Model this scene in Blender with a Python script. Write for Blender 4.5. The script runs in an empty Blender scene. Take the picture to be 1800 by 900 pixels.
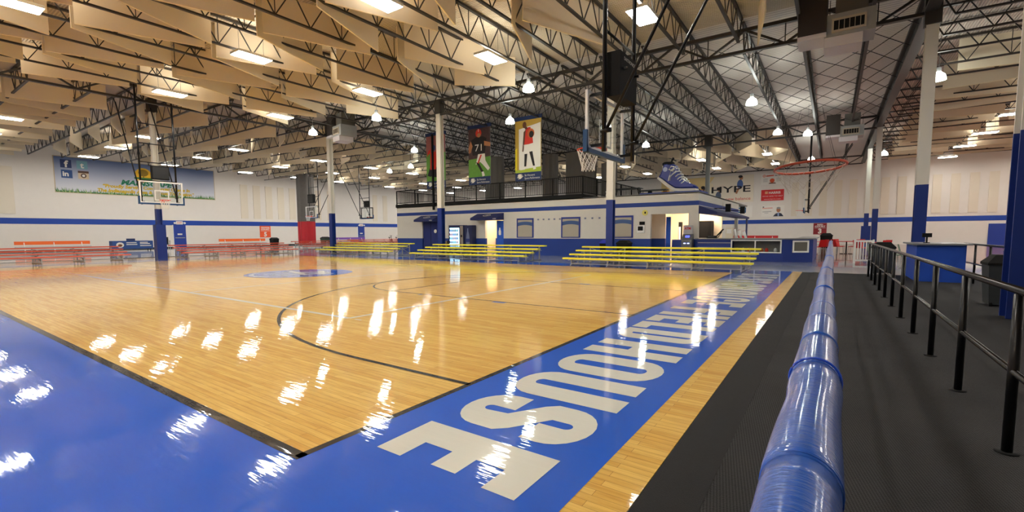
import bpy, math, random
from mathutils import Vector, Matrix
random.seed(7)
SC = bpy.context.scene
COL = SC.collection
PI = math.pi

# ------------------------------------------------------------------ camera, world, exposure
cd = bpy.data.cameras.new('camera'); cam = bpy.data.objects.new('camera', cd); COL.objects.link(cam)
SC.camera = cam
YAW, PITCH, ROLL, CAMH, FPX, PX, PY = -0.61366, -0.08116, -0.00598, 1.33968, 814.87, 887.4, 476.06
_F = Vector((math.sin(YAW)*math.cos(PITCH), math.cos(YAW)*math.cos(PITCH), math.sin(PITCH)))
_R = Vector((math.cos(YAW), -math.sin(YAW), 0)); _U = _R.cross(_F)
_R2 = _R*math.cos(ROLL) + _U*math.sin(ROLL); _U2 = -_R*math.sin(ROLL) + _U*math.cos(ROLL)
M = Matrix((( _R2.x, _U2.x, -_F.x, 0), (_R2.y, _U2.y, -_F.y, 0), (_R2.z, _U2.z, -_F.z, CAMH), (0, 0, 0, 1)))
cam.matrix_world = M
cd.sensor_width = 36; cd.lens = FPX/1800*36; cd.shift_x = (900-PX)/1800; cd.shift_y = (PY-450)/1800
cd.clip_start = 0.05; cd.clip_end = 300
w = bpy.data.worlds.new('world'); SC.world = w; w.use_nodes = True
w.node_tree.nodes['Background'].inputs[0].default_value = (.9, .93, 1, 1)
w.node_tree.nodes['Background'].inputs[1].default_value = 0.0
SC.view_settings.view_transform = 'Standard'
try: SC.view_settings.look = 'None'
except Exception: pass
SC.view_settings.exposure = 1.62; SC.view_settings.gamma = 1.0; SC.view_settings.use_curve_mapping = False
PANEL_E, BAY_E = 24.0, 22.0
CEIL_FILL_E = 6.0  # strength of the added upward fill for the ceiling

# ------------------------------------------------------------------ materials
def s2l(c):
    return tuple(((v/255)/12.92 if v/255 <= .04045 else ((v/255+.055)/1.055)**2.4) for v in c)
_mats = {}
def mat(name, rgb, rough=.6, metal=0, coat=0, coat_r=.08, emit=0, emit_c=None, noise=0, nscale=8, bump=0, bscale=60, trans=0, spec=.5):
    if name in _mats: return _mats[name]
    m = bpy.data.materials.new(name); m.use_nodes = True; nt = m.node_tree; b = nt.nodes['Principled BSDF']
    c = s2l(rgb) + (1,)
    b.inputs['Base Color'].default_value = c; b.inputs['Roughness'].default_value = rough
    b.inputs['Metallic'].default_value = metal; b.inputs['Coat Weight'].default_value = coat
    b.inputs['Coat Roughness'].default_value = coat_r; b.inputs['Specular IOR Level'].default_value = spec
    if emit:
        b.inputs['Emission Color'].default_value = (s2l(emit_c)+(1,)) if emit_c else c
        b.inputs['Emission Strength'].default_value = emit
    if trans: b.inputs['Transmission Weight'].default_value = trans
    if noise or bump:
        tc = nt.nodes.new('ShaderNodeTexCoord')
    if noise:
        n = nt.nodes.new('ShaderNodeTexNoise'); n.inputs['Scale'].default_value = nscale; n.inputs['Detail'].default_value = 5
        nt.links.new(tc.outputs['Object'], n.inputs['Vector'])
        mx = nt.nodes.new('ShaderNodeMix'); mx.data_type = 'RGBA'
        mx.inputs[6].default_value = tuple(v*(1-noise) for v in c[:3])+(1,); mx.inputs[7].default_value = tuple(min(1, v*(1+noise)) for v in c[:3])+(1,)
        nt.links.new(n.outputs['Fac'], mx.inputs[0]); nt.links.new(mx.outputs[2], b.inputs['Base Color'])
    if bump:
        n = nt.nodes.new('ShaderNodeTexNoise'); n.inputs['Scale'].default_value = bscale; n.inputs['Detail'].default_value = 3
        nt.links.new(tc.outputs['Object'], n.inputs['Vector'])
        bp = nt.nodes.new('ShaderNodeBump'); bp.inputs['Strength'].default_value = bump; bp.inputs['Distance'].default_value = .01
        nt.links.new(n.outputs['Fac'], bp.inputs['Height']); nt.links.new(bp.outputs[0], b.inputs['Normal'])
    _mats[name] = m; return m

def floor_finish(nt, b, sx=1.0, amt=.35):
    """waxed floor: gentle waviness under a clear finish"""
    tc = nt.nodes.new('ShaderNodeTexCoord'); mp = nt.nodes.new('ShaderNodeMapping'); mp.inputs['Scale'].default_value = (1.2*sx, 9*sx, 1)
    n = nt.nodes.new('ShaderNodeTexNoise'); n.inputs['Scale'].default_value = 2.2; n.inputs['Detail'].default_value = 2.5
    nt.links.new(tc.outputs['Object'], mp.inputs[0]); nt.links.new(mp.outputs[0], n.inputs['Vector'])
    bp = nt.nodes.new('ShaderNodeBump'); bp.inputs['Strength'].default_value = amt; bp.inputs['Distance'].default_value = .004
    nt.links.new(n.outputs['Fac'], bp.inputs['Height']); nt.links.new(bp.outputs[0], b.inputs['Normal']); nt.links.new(bp.outputs[0], b.inputs['Coat Normal'])

def wood_mat(name, c1, c2, dark, coat=.85):
    m = bpy.data.materials.new(name); m.use_nodes = True; nt = m.node_tree; b = nt.nodes['Principled BSDF']
    tc = nt.nodes.new('ShaderNodeTexCoord')
    br = nt.nodes.new('ShaderNodeTexBrick'); br.offset = .37; br.offset_frequency = 2
    br.inputs['Scale'].default_value = 1; br.inputs['Brick Width'].default_value = .95; br.inputs['Row Height'].default_value = .057
    br.inputs['Mortar Size'].default_value = .0012; br.inputs['Mortar Smooth'].default_value = .3; br.inputs['Bias'].default_value = -.15
    br.inputs['Color1'].default_value = s2l(c1)+(1,); br.inputs['Color2'].default_value = s2l(c2)+(1,); br.inputs['Mortar'].default_value = s2l(dark)+(1,)
    nt.links.new(tc.outputs['Object'], br.inputs['Vector'])
    mp = nt.nodes.new('ShaderNodeMapping'); mp.inputs['Scale'].default_value = (1.3, 16, 1)
    n = nt.nodes.new('ShaderNodeTexNoise'); n.inputs['Scale'].default_value = 2.0; n.inputs['Detail'].default_value = 6; n.inputs['Roughness'].default_value = .65
    nt.links.new(tc.outputs['Object'], mp.inputs[0]); nt.links.new(mp.outputs[0], n.inputs['Vector'])
    cr = nt.nodes.new('ShaderNodeValToRGB'); cr.color_ramp.elements[0].position = .30; cr.color_ramp.elements[0].color = (.84, .74, .62, 1)
    cr.color_ramp.elements[1].position = .60; cr.color_ramp.elements[1].color = (1.04, 1.04, 1.04, 1)
    nt.links.new(n.outputs['Fac'], cr.inputs[0])
    mx = nt.nodes.new('ShaderNodeMix'); mx.data_type = 'RGBA'; mx.blend_type = 'MULTIPLY'; mx.inputs[0].default_value = 1
    nt.links.new(br.outputs['Color'], mx.inputs[6]); nt.links.new(cr.outputs[0], mx.inputs[7])
    nt.links.new(mx.outputs[2], b.inputs['Base Color'])
    b.inputs['Roughness'].default_value = .5; b.inputs['Coat Weight'].default_value = coat; b.inputs['Coat Roughness'].default_value = .035; b.inputs['Specular IOR Level'].default_value = .1
    b.inputs['Coat IOR'].default_value = 1.4
    floor_finish(nt, b)
    _mats[name] = m; return m

def paint_mat(name, rgb, noise=.06):
    m = mat(name, rgb, rough=.5, coat=1.0, coat_r=.035, noise=noise, nscale=1.6, spec=.1)
    m.node_tree.nodes['Principled BSDF'].inputs['Coat IOR'].default_value = 1.4
    floor_finish(m.node_tree, m.node_tree.nodes['Principled BSDF'])
    return m

def rib_mat(name, rgb, axis, scale, strength=.8, rough=.7):
    """corrugated sheet: ribs from a wave texture"""
    m = bpy.data.materials.new(name); m.use_nodes = True; nt = m.node_tree; b = nt.nodes['Principled BSDF']
    c = s2l(rgb); b.inputs['Roughness'].default_value = rough
    tc = nt.nodes.new('ShaderNodeTexCoord'); wv = nt.nodes.new('ShaderNodeTexWave'); wv.bands_direction = axis; wv.wave_profile = 'SIN'
    wv.inputs['Scale'].default_value = scale; wv.inputs['Distortion'].default_value = 0
    nt.links.new(tc.outputs['Object'], wv.inputs['Vector'])
    cr = nt.nodes.new('ShaderNodeValToRGB'); cr.color_ramp.elements[0].position = .35; cr.color_ramp.elements[0].color = tuple(v*.75 for v in c)+(1,)
    cr.color_ramp.elements[1].position = .65; cr.color_ramp.elements[1].color = c+(1,)
    bp = nt.nodes.new('ShaderNodeBump'); bp.inputs['Strength'].default_value = strength; bp.inputs['Distance'].default_value = .04
    nt.links.new(wv.outputs['Fac'], bp.inputs['Height']); nt.links.new(bp.outputs[0], b.inputs['Normal'])
    nt.links.new(wv.outputs['Fac'], cr.inputs[0]); nt.links.new(cr.outputs[0], b.inputs['Base Color'])
    _mats[name] = m; return m

WOOD = wood_mat('maple_floor', (232, 192, 100), (217, 167, 72), (146, 100, 44))
WOODR = wood_mat('red_brown_floor', (160, 108, 90), (148, 96, 80), (100, 60, 50))
BLUEP = paint_mat('blue_court_paint', (0, 90, 208))
WHITEP = paint_mat('white_court_paint', (222, 222, 210), .02)
BLACKP = paint_mat('black_court_paint', (22, 22, 24), .02)
CONC = mat('sealed_concrete', (150, 156, 166), .35, coat=.9, coat_r=.06, noise=.08, nscale=.6)
MAT_S = mat('smooth_black_rubber', (25, 24, 25), .75, noise=.25, nscale=5, bump=.3, bscale=200, spec=.3)
MAT_T = mat('textured_black_rubber', (44, 43, 44), .85, noise=.4, nscale=3, bump=.9, bscale=130, spec=.3)
def add_weave(m):
    nt = m.node_tree; b = nt.nodes['Principled BSDF']; tc = nt.nodes.new('ShaderNodeTexCoord')
    ck = nt.nodes.new('ShaderNodeTexChecker'); ck.inputs['Scale'].default_value = 95
    mp = nt.nodes.new('ShaderNodeMapping'); mp.inputs['Rotation'].default_value = (0, 0, .6)
    ck.inputs['Color1'].default_value = (.030, .029, .030, 1); ck.inputs['Color2'].default_value = (.006, .006, .006, 1)
    n = nt.nodes.new('ShaderNodeTexNoise'); n.inputs['Scale'].default_value = 1.3; n.inputs['Detail'].default_value = 5
    mx = nt.nodes.new('ShaderNodeMix'); mx.data_type = 'RGBA'; mx.blend_type = 'MULTIPLY'; mx.inputs[0].default_value = .7
    nt.links.new(tc.outputs['Object'], mp.inputs[0]); nt.links.new(mp.outputs[0], ck.inputs[0]); nt.links.new(tc.outputs['Object'], n.inputs[0])
    nt.links.new(ck.outputs[0], mx.inputs[6]); nt.links.new(n.outputs['Fac'], mx.inputs[7])
    g = nt.nodes.new('ShaderNodeGamma'); g.inputs[1].default_value = .8
    nt.links.new(mx.outputs[2], g.inputs[0]); nt.links.new(g.outputs[0], b.inputs['Base Color'])
add_weave(MAT_T)
WALL = mat('painted_block_wall', (226, 220, 212), .8, noise=.03, nscale=2)
STRIPE = mat('blue_wall_stripe', (20, 66, 160), .6)
MEZW = mat('booth_wall_paint', (214, 210, 202), .75, noise=.03)
MEZB = mat('booth_blue_paint', (16, 56, 140), .6, noise=.05, nscale=2)
DECKW = rib_mat('pale_roof_liner', (232, 226, 218), 'Y', 1.6, .25)
DECKX = rib_mat('roof_deck_cross_ribs', (214, 202, 182), 'Y', 3.4, .8)
DECKY = rib_mat('roof_deck_long_ribs', (206, 194, 180), 'X', 3.4, .8)
STEEL = mat('dark_painted_steel', (50, 46, 43), .5)
BAFF = mat('tan_acoustic_fabric', (234, 220, 194), .9, noise=.05, nscale=1.2)
BEDGE = mat('pale_baffle_hem', (238, 222, 186), .9)
COLW = mat('white_column_paint', (214, 212, 204), .5)
COLB = mat('blue_column_paint', (12, 44, 122), .45)
COLPAD = mat('blue_vinyl_pad', (12, 48, 128), .35, noise=.05)
BLK = mat('black_powder_coat', (9, 9, 11), .28, spec=.35)
BLKM = mat('matt_black', (13, 13, 14), .75, spec=.3)
CHROME = mat('polished_black_rail', (30, 26, 25), .25, metal=.35)
ALU = mat('brushed_aluminium', (170, 172, 174), .4, metal=.6)
GALV = mat('galvanised_sheet', (158, 160, 160), .45, metal=.5, noise=.1, nscale=6)
YEL = mat('yellow_seat_plank', (242, 232, 58), .4)
ORG = mat('orange_red_seat_plank', (220, 92, 62), .45)
ORGP = mat('orange_wall_pad', (250, 112, 40), .5)
PURP = mat('purple_wall_pad', (128, 84, 178), .5)
REDP = mat('red_wall_pad', (200, 24, 34), .5)
WHT = mat('white_plastic', (236, 236, 234), .5)
REDRIM = mat('orange_red_rim_paint', (226, 62, 36), .4)
NET = mat('white_net_cord', (232, 232, 228), .8)
REDV = mat('red_vinyl_curtain', (176, 22, 36), .45, noise=.1, nscale=3)
GREYN = mat('grey_mesh_curtain', (92, 88, 84), .9, noise=.15, nscale=4)
PAPER = mat('white_sign_face', (232, 228, 220), .6)
DKRED = mat('dark_red_sign', (140, 24, 34), .5)
GLOWW = mat('warm_room_wall', (250, 232, 206), .8)
BROOM = mat('blue_door_paint', (26, 90, 200), .5)
NAVY = mat('navy_awning_fabric', (22, 34, 92), .7)
DGREY = mat('dark_grey_plastic', (52, 56, 58), .5)
RED = mat('bright_red_plastic', (206, 26, 30), .35)
PANEL = mat('lit_panel_diffuser', (255, 250, 240), .5, emit=PANEL_E, emit_c=(255, 250, 242))
CEILFILL = mat('ceiling_fill_glow', (255, 250, 240), .5, emit=CEIL_FILL_E, emit_c=(255, 248, 232))  # added glow that brightens the roof from the panel tops
BAYL = mat('lit_bay_bulb', (255, 255, 250), .5, emit=BAY_E, emit_c=(240, 255, 240))
def glass_mat(name, tint=(.95, .97, .97), k=.10):
    m = bpy.data.materials.new(name); m.use_nodes = True; nt = m.node_tree; nt.nodes.remove(nt.nodes['Principled BSDF'])
    out = [n for n in nt.nodes if n.type == 'OUTPUT_MATERIAL'][0]
    t = nt.nodes.new('ShaderNodeBsdfTransparent'); t.inputs[0].default_value = tint+(1,)
    g = nt.nodes.new('ShaderNodeBsdfGlossy'); g.inputs['Roughness'].default_value = .02; mx = nt.nodes.new('ShaderNodeMixShader')
    f = nt.nodes.new('ShaderNodeMath'); f.operation = 'MULTIPLY'; lw_ = nt.nodes.new('ShaderNodeLayerWeight'); lw_.inputs[0].default_value = .25; nt.links.new(lw_.outputs[1], f.inputs[0]); f.inputs[1].default_value = .35
    nt.links.new(f.outputs[0], mx.inputs[0]); nt.links.new(t.outputs[0], mx.inputs[1]); nt.links.new(g.outputs[0], mx.inputs[2]); nt.links.new(mx.outputs[0], out.inputs[0])
    return m
GLASS = glass_mat('clear_glass')
def mesh_mat(name, rgb, opacity):
    m = bpy.data.materials.new(name); m.use_nodes = True; nt = m.node_tree; nt.nodes.remove(nt.nodes['Principled BSDF'])
    out = [n for n in nt.nodes if n.type == 'OUTPUT_MATERIAL'][0]
    t = nt.nodes.new('ShaderNodeBsdfTransparent'); d = nt.nodes.new('ShaderNodeBsdfDiffuse'); d.inputs[0].default_value = s2l(rgb)+(1,)
    mx = nt.nodes.new('ShaderNodeMixShader'); mx.inputs[0].default_value = opacity
    nt.links.new(t.outputs[0], mx.inputs[1]); nt.links.new(d.outputs[0], mx.inputs[2]); nt.links.new(mx.outputs[0], out.inputs[0])
    return m
NETTING = mesh_mat('black_divider_netting', (36, 34, 34), .24)

# ------------------------------------------------------------------ mesh helpers
class MB:
    def __init__(s): s.v = []; s.f = []; s.mi = []; s.m = 0
    def add(s, vs, fs, m=None):
        o = len(s.v); s.v += [tuple(v) for v in vs]
        for f in fs: s.f.append(tuple(o+i for i in f)); s.mi.append(s.m if m is None else m)
    def box(s, x0, x1, y0, y1, z0, z1, m=None):
        s.add([(x0,y0,z0),(x1,y0,z0),(x1,y1,z0),(x0,y1,z0),(x0,y0,z1),(x1,y0,z1),(x1,y1,z1),(x0,y1,z1)],
              [(0,3,2,1),(4,5,6,7),(0,1,5,4),(1,2,6,5),(2,3,7,6),(3,0,4,7)], m); return s
    def bar(s, p, q, w, h=None, m=None):
        h = h or w; p = Vector(p); q = Vector(q); d = (q-p).normalized()
        a = Vector((0,0,1)) if abs(d.z) < .95 else Vector((1,0,0))
        u = d.cross(a).normalized()*w/2; v = u.cross(d).normalized()*h/2
        vs = [p-u-v, p+u-v, p+u+v, p-u+v, q-u-v, q+u-v, q+u+v, q-u+v]
        s.add(vs, [(0,1,2,3),(7,6,5,4),(0,4,5,1),(1,5,6,2),(2,6,7,3),(3,7,4,0)], m); return s
    def cyl(s, p, q, r, n=12, r2=None, cap=True, m=None):
        r2 = r if r2 is None else r2; p = Vector(p); q = Vector(q); d = (q-p).normalized()
        a = Vector((0,0,1)) if abs(d.z) < .95 else Vector((1,0,0))
        u = d.cross(a).normalized(); v = d.cross(u).normalized()
        vs = []
        for c, rr in ((p, r), (q, r2)):
            for i in range(n):
                t = 2*PI*i/n; vs.append(c+u*math.cos(t)*rr+v*math.sin(t)*rr)
        fs = [(i, n+i, n+(i+1)%n, (i+1)%n) for i in range(n)]
        if cap: fs += [tuple(range(n)), tuple(range(2*n-1, n-1, -1))]
        s.add(vs, fs, m); return s
    def path(s, pts, r, n=8, closed=False, m=None):
        pts = [Vector(p) for p in pts]; L = len(pts); rings = []
        rs = r if isinstance(r, (list, tuple)) else [r]*L
        for i, p in enumerate(pts):
            a = pts[(i-1) % L] if closed or i > 0 else p; b = pts[(i+1) % L] if closed or i < L-1 else p
            d = (b-a).normalized(); k = Vector((0,0,1)) if abs(d.z) < .9 else Vector((1,0,0))
            u = d.cross(k).normalized(); v = d.cross(u).normalized()
            rings.append([p+u*math.cos(2*PI*j/n)*rs[i]+v*math.sin(2*PI*j/n)*rs[i] for j in range(n)])
        vs = [x for g in rings for x in g]; fs = []
        for i in range(L if closed else L-1):
            for j in range(n): fs.append((i*n+j, ((i+1)%L)*n+j, ((i+1)%L)*n+(j+1)%n, i*n+(j+1)%n))
        if not closed: fs += [tuple(range(n)), tuple(range(L*n-1, (L-1)*n-1, -1))]
        s.add(vs, fs, m); return s
    def lathe(s, c, prof, n=20, m=None):
        vs = []; 
        for (r, z) in prof:
            for i in range(n): vs.append((c[0]+r*math.cos(2*PI*i/n), c[1]+r*math.sin(2*PI*i/n), c[2]+z))
        fs = []
        for k in range(len(prof)-1):
            for i in range(n): fs.append((k*n+i, k*n+(i+1)%n, (k+1)*n+(i+1)%n, (k+1)*n+i))
        s.add(vs, fs, m); return s
    def prism(s, poly, fn, d0, d1, m=None):
        """poly of (a,b); fn(a,b,d)->xyz"""
        n = len(poly); vs = [fn(a, b, d0) for a, b in poly]+[fn(a, b, d1) for a, b in poly]
        s.add(vs, [tuple(range(n)), tuple(range(2*n-1, n-1, -1))]+[(i, n+i, n+(i+1)%n, (i+1)%n) for i in range(n)], m); return s
    def flat(s, poly, fn, d, m=None):
        s.add([fn(a, b, d) for a, b in poly], [tuple(range(len(poly)))], m); return s
    def stroke(s, pts, t, fn, d, closed=False, m=None):
        n = len(pts); L = []; R = []
        for i in range(n):
            a = pts[(i-1)%n] if closed or i > 0 else pts[i]; b = pts[(i+1)%n] if closed or i < n-1 else pts[i]
            dx, dy = b[0]-a[0], b[1]-a[1]; l = math.hypot(dx, dy) or 1; nx, ny = -dy/l, dx/l
            k = 1.0
            if (closed or 0 < i < n-1):
                e = (pts[i][0]-a[0], pts[i][1]-a[1]); el = math.hypot(*e) or 1; c = abs((-e[1]/el)*nx+(e[0]/el)*ny); k = 1/max(c, .5)
            L.append((pts[i][0]+nx*t/2*k, pts[i][1]+ny*t/2*k)); R.append((pts[i][0]-nx*t/2*k, pts[i][1]-ny*t/2*k))
        vs = [fn(a, b, d) for a, b in L]+[fn(a, b, d) for a, b in R]
        s.add(vs, [(i, (i+1)%n, n+(i+1)%n, n+i) for i in range(n if closed else n-1)], m); return s
    def mesh(s, name, mats, smooth=False):
        me = bpy.data.meshes.new(name); me.from_pydata(s.v, [], s.f)
        for mm in (mats if isinstance(mats, (list, tuple)) else [mats]): me.materials.append(mm)
        if any(s.mi): me.polygons.foreach_set('material_index', s.mi)
        if smooth: me.polygons.foreach_set('use_smooth', [True]*len(s.f))
        me.update(); return me
    def build(s, name, mats, parent=None, smooth=False):
        return link(name, s.mesh(name, mats, smooth), parent)
def link(name, me, parent=None):
    o = bpy.data.objects.new(name, me); COL.objects.link(o)
    if parent: o.parent = parent; o.matrix_parent_inverse = Matrix.Identity(4)
    return o
def tag(o, label, cat=None, group=None, kind=None):
    o['label'] = label
    if cat: o['category'] = cat
    if group: o['group'] = group
    if kind: o['kind'] = kind
    return o
def struct(name, mb, mats, label=None):
    o = mb.build(name, mats); o['kind'] = 'structure'
    if label: o['label'] = label
    return o
def thing(name, loc, label, cat, group=None, rz=0):
    o = bpy.data.objects.new(name, None); COL.objects.link(o); o.empty_display_size = .2
    o.location = loc; o.rotation_euler = (0, 0, rz)
    return tag(o, label, cat, group)
def dup(src, loc=None, rz=None, label=None, group=None):
    def rec(o, par):
        c = o.copy(); COL.objects.link(c)
        if par: c.parent = par
        for ch in list(KIDS.get(o.name, [])) or [x for x in o.children]: rec(ch, c)
        return c
    r = rec(src, None)
    if loc is not None: r.location = loc
    if rz is not None: r.rotation_euler = (0, 0, rz)
    if label: r['label'] = label
    if group: r['group'] = group
    return r
KIDS = {}
XY = lambda a, b, d: (a, b, d)
def text_mb(mb, string, size, fn, d, m=None, align='LEFT', bold=0, shear=0, width=None):
    """lettering laid into mb; fn(a,b,d) maps the text plane"""
    cu = bpy.data.curves.new('t', 'FONT'); cu.body = string; cu.size = size; cu.align_x = align; cu.offset = bold; cu.shear = shear; cu.resolution_u = 3
    o = bpy.data.objects.new('t', cu); COL.objects.link(o)
    dg = bpy.context.evaluated_depsgraph_get(); dg.update()
    me = bpy.data.meshes.new_from_object(o.evaluated_get(dg))
    k = 1
    if width and me.vertices:
        xs = [v.co.x for v in me.vertices]; k = width/(max(xs)-min(xs))
    mb.add([fn(v.co.x*k, v.co.y, d) for v in me.vertices], [tuple(p.vertices) for p in me.polygons], m)
    COL.objects.unlink(o); bpy.data.objects.remove(o); bpy.data.curves.remove(cu); bpy.data.meshes.remove(me)
ORD = ['first','second','third','fourth','fifth','sixth','seventh','eighth','ninth','tenth','eleventh','twelfth','thirteenth','fourteenth','fifteenth','sixteenth','seventeenth','eighteenth','nineteenth','twentieth','twenty-first','twenty-second','twenty-third','twenty-fourth','twenty-fifth','twenty-sixth','twenty-seventh','twenty-eighth']

# ------------------------------------------------------------------ room shell
XL, XR, YN, YF, ZC = -56.0, 21.0, -14.0, 61.0, 9.2
CX0, CX1, CY0, CY1 = -33.5, -0.753, -13.9, 18.2      # wooden court floor
o = struct('floor', MB().box(XL, XR, YN, YF, -.2, -.012), CONC)
BX, BY0, BY1 = -2.582, 1.508, 16.75
BXL = -28.56
court = MB()
court.box(CX0, CX1, CY0, CY1, -.011, 0, 0)
z1, z2, z3 = .0012, .0022, .003
def rect(x0, x1, y0, y1, z, m): court.add([(x0,y0,z),(x1,y0,z),(x1,y1,z),(x0,y1,z)], [(0,1,2,3)], m)
rect(BXL-1.5, -1.02, -1.6, BY0, z1, 1)             # near blue border
rect(BX, -1.02, BY0, CY1-.0, z1, 1)                # blue border behind the basket
rect(BXL, BX, BY1, CY1, z1, 1)                     # far blue border
rect(BXL-1.5, BXL, BY0, CY1, z1, 1)
lw = .058
rect(BXL, BX+lw/2, BY0-lw/2-.02, BY0+lw/2, z2, 3); rect(BX-lw/2, BX+lw/2, BY0-lw/2, BY1, z2, 3)
rect(BXL, BX, BY1-.02, BY1+.03, z2, 3); rect(BXL-.03, BXL+.03, BY0, BY1, z2, 3)
YC = (BY0+BY1)/2
YC = BY0+7.62
def arc(cx, cy, r, a0, a1, n, t, z, m):
    pts = [(cx+r*math.cos(a0+(a1-a0)*i/n), cy+r*math.sin(a0+(a1-a0)*i/n)) for i in range(n+1)]
    court.stroke(pts, t, XY, z, m=m)
for sgn, xb in ((-1, BX), (1, BXL)):
    cx = xb+sgn*1.6
    arc(cx, YC, 6.02, PI/2 if sgn < 0 else PI/2, (1.5*PI if sgn < 0 else -PI/2), 60, .055, z2, 3)
    for yy in (YC-6.02, YC+6.02): rect(min(xb, cx), max(xb, cx), yy-.0275, yy+.0275, z2, 3)
    fx = xb+sgn*5.8
    for yy in (YC-1.83, YC+1.83): rect(min(xb, fx), max(xb, fx), yy-.02, yy+.02, z2, 3)
    rect(fx-.02, fx+.02, YC-1.83, YC+1.83, z2, 3)
    arc(fx, YC, 1.83, PI/2, (1.5*PI if sgn < 0 else -PI/2), 36, .04, z2, 3)
    for yy in (YC-1.83, YC+1.83):                   # blue lane blocks
        dy = -.14 if yy < YC else .14
        for xx, ww in ((2.5, .30), (3.6, .08), (4.75, .08)):
            a = xb+sgn*xx; rect(min(a, a+sgn*ww), max(a, a+sgn*ww), min(yy, yy+dy), max(yy, yy+dy), z2, 4)
# white volleyball lines
VX0, VX1, VY0, VY1 = -24.3, -6.241, 4.543, 13.6
for y in (VY0, VY1): rect(VX0, VX1, y-.045, y+.045, z2+.0003, 2)
for x in (VX0, VX1, -12.27, -15.27, -18.27): rect(x-.042, x+.042, VY0, VY1, z2+.0003, 2)
rect(-6.09, -5.94, VY0-.02, VY0+.02, z2, 2)
# centre logo
LX, LY = -15.0, 9.0
def disc(cx, cy, r, z, m, n=48): court.add([(cx+r*math.cos(2*PI*i/n), cy+r*math.sin(2*PI*i/n), z) for i in range(n)], [tuple(range(n))], m)
disc(LX, LY, 1.72, z3, 1)
arc(LX, LY, 1.5, .5*PI, 1.9*PI, 36, .14, z3+.0006, 2)
for k, (a, b) in enumerate((((-1.1,-.5),(.2,.9)), ((-.7,-.9),(.7,.7)), ((-1.2,.3),(.9,-.3)), ((-.3,1.0),(1.1,.1)), ((-.9,-.1),(1.2,.45)), ((.1,-1.1),(.9,.2)))):
    court.stroke([(LX+a[0], LY+a[1]), (LX+b[0], LY+b[1])], .2, XY, z3+.0006+k*.0002, m=2)
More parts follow.
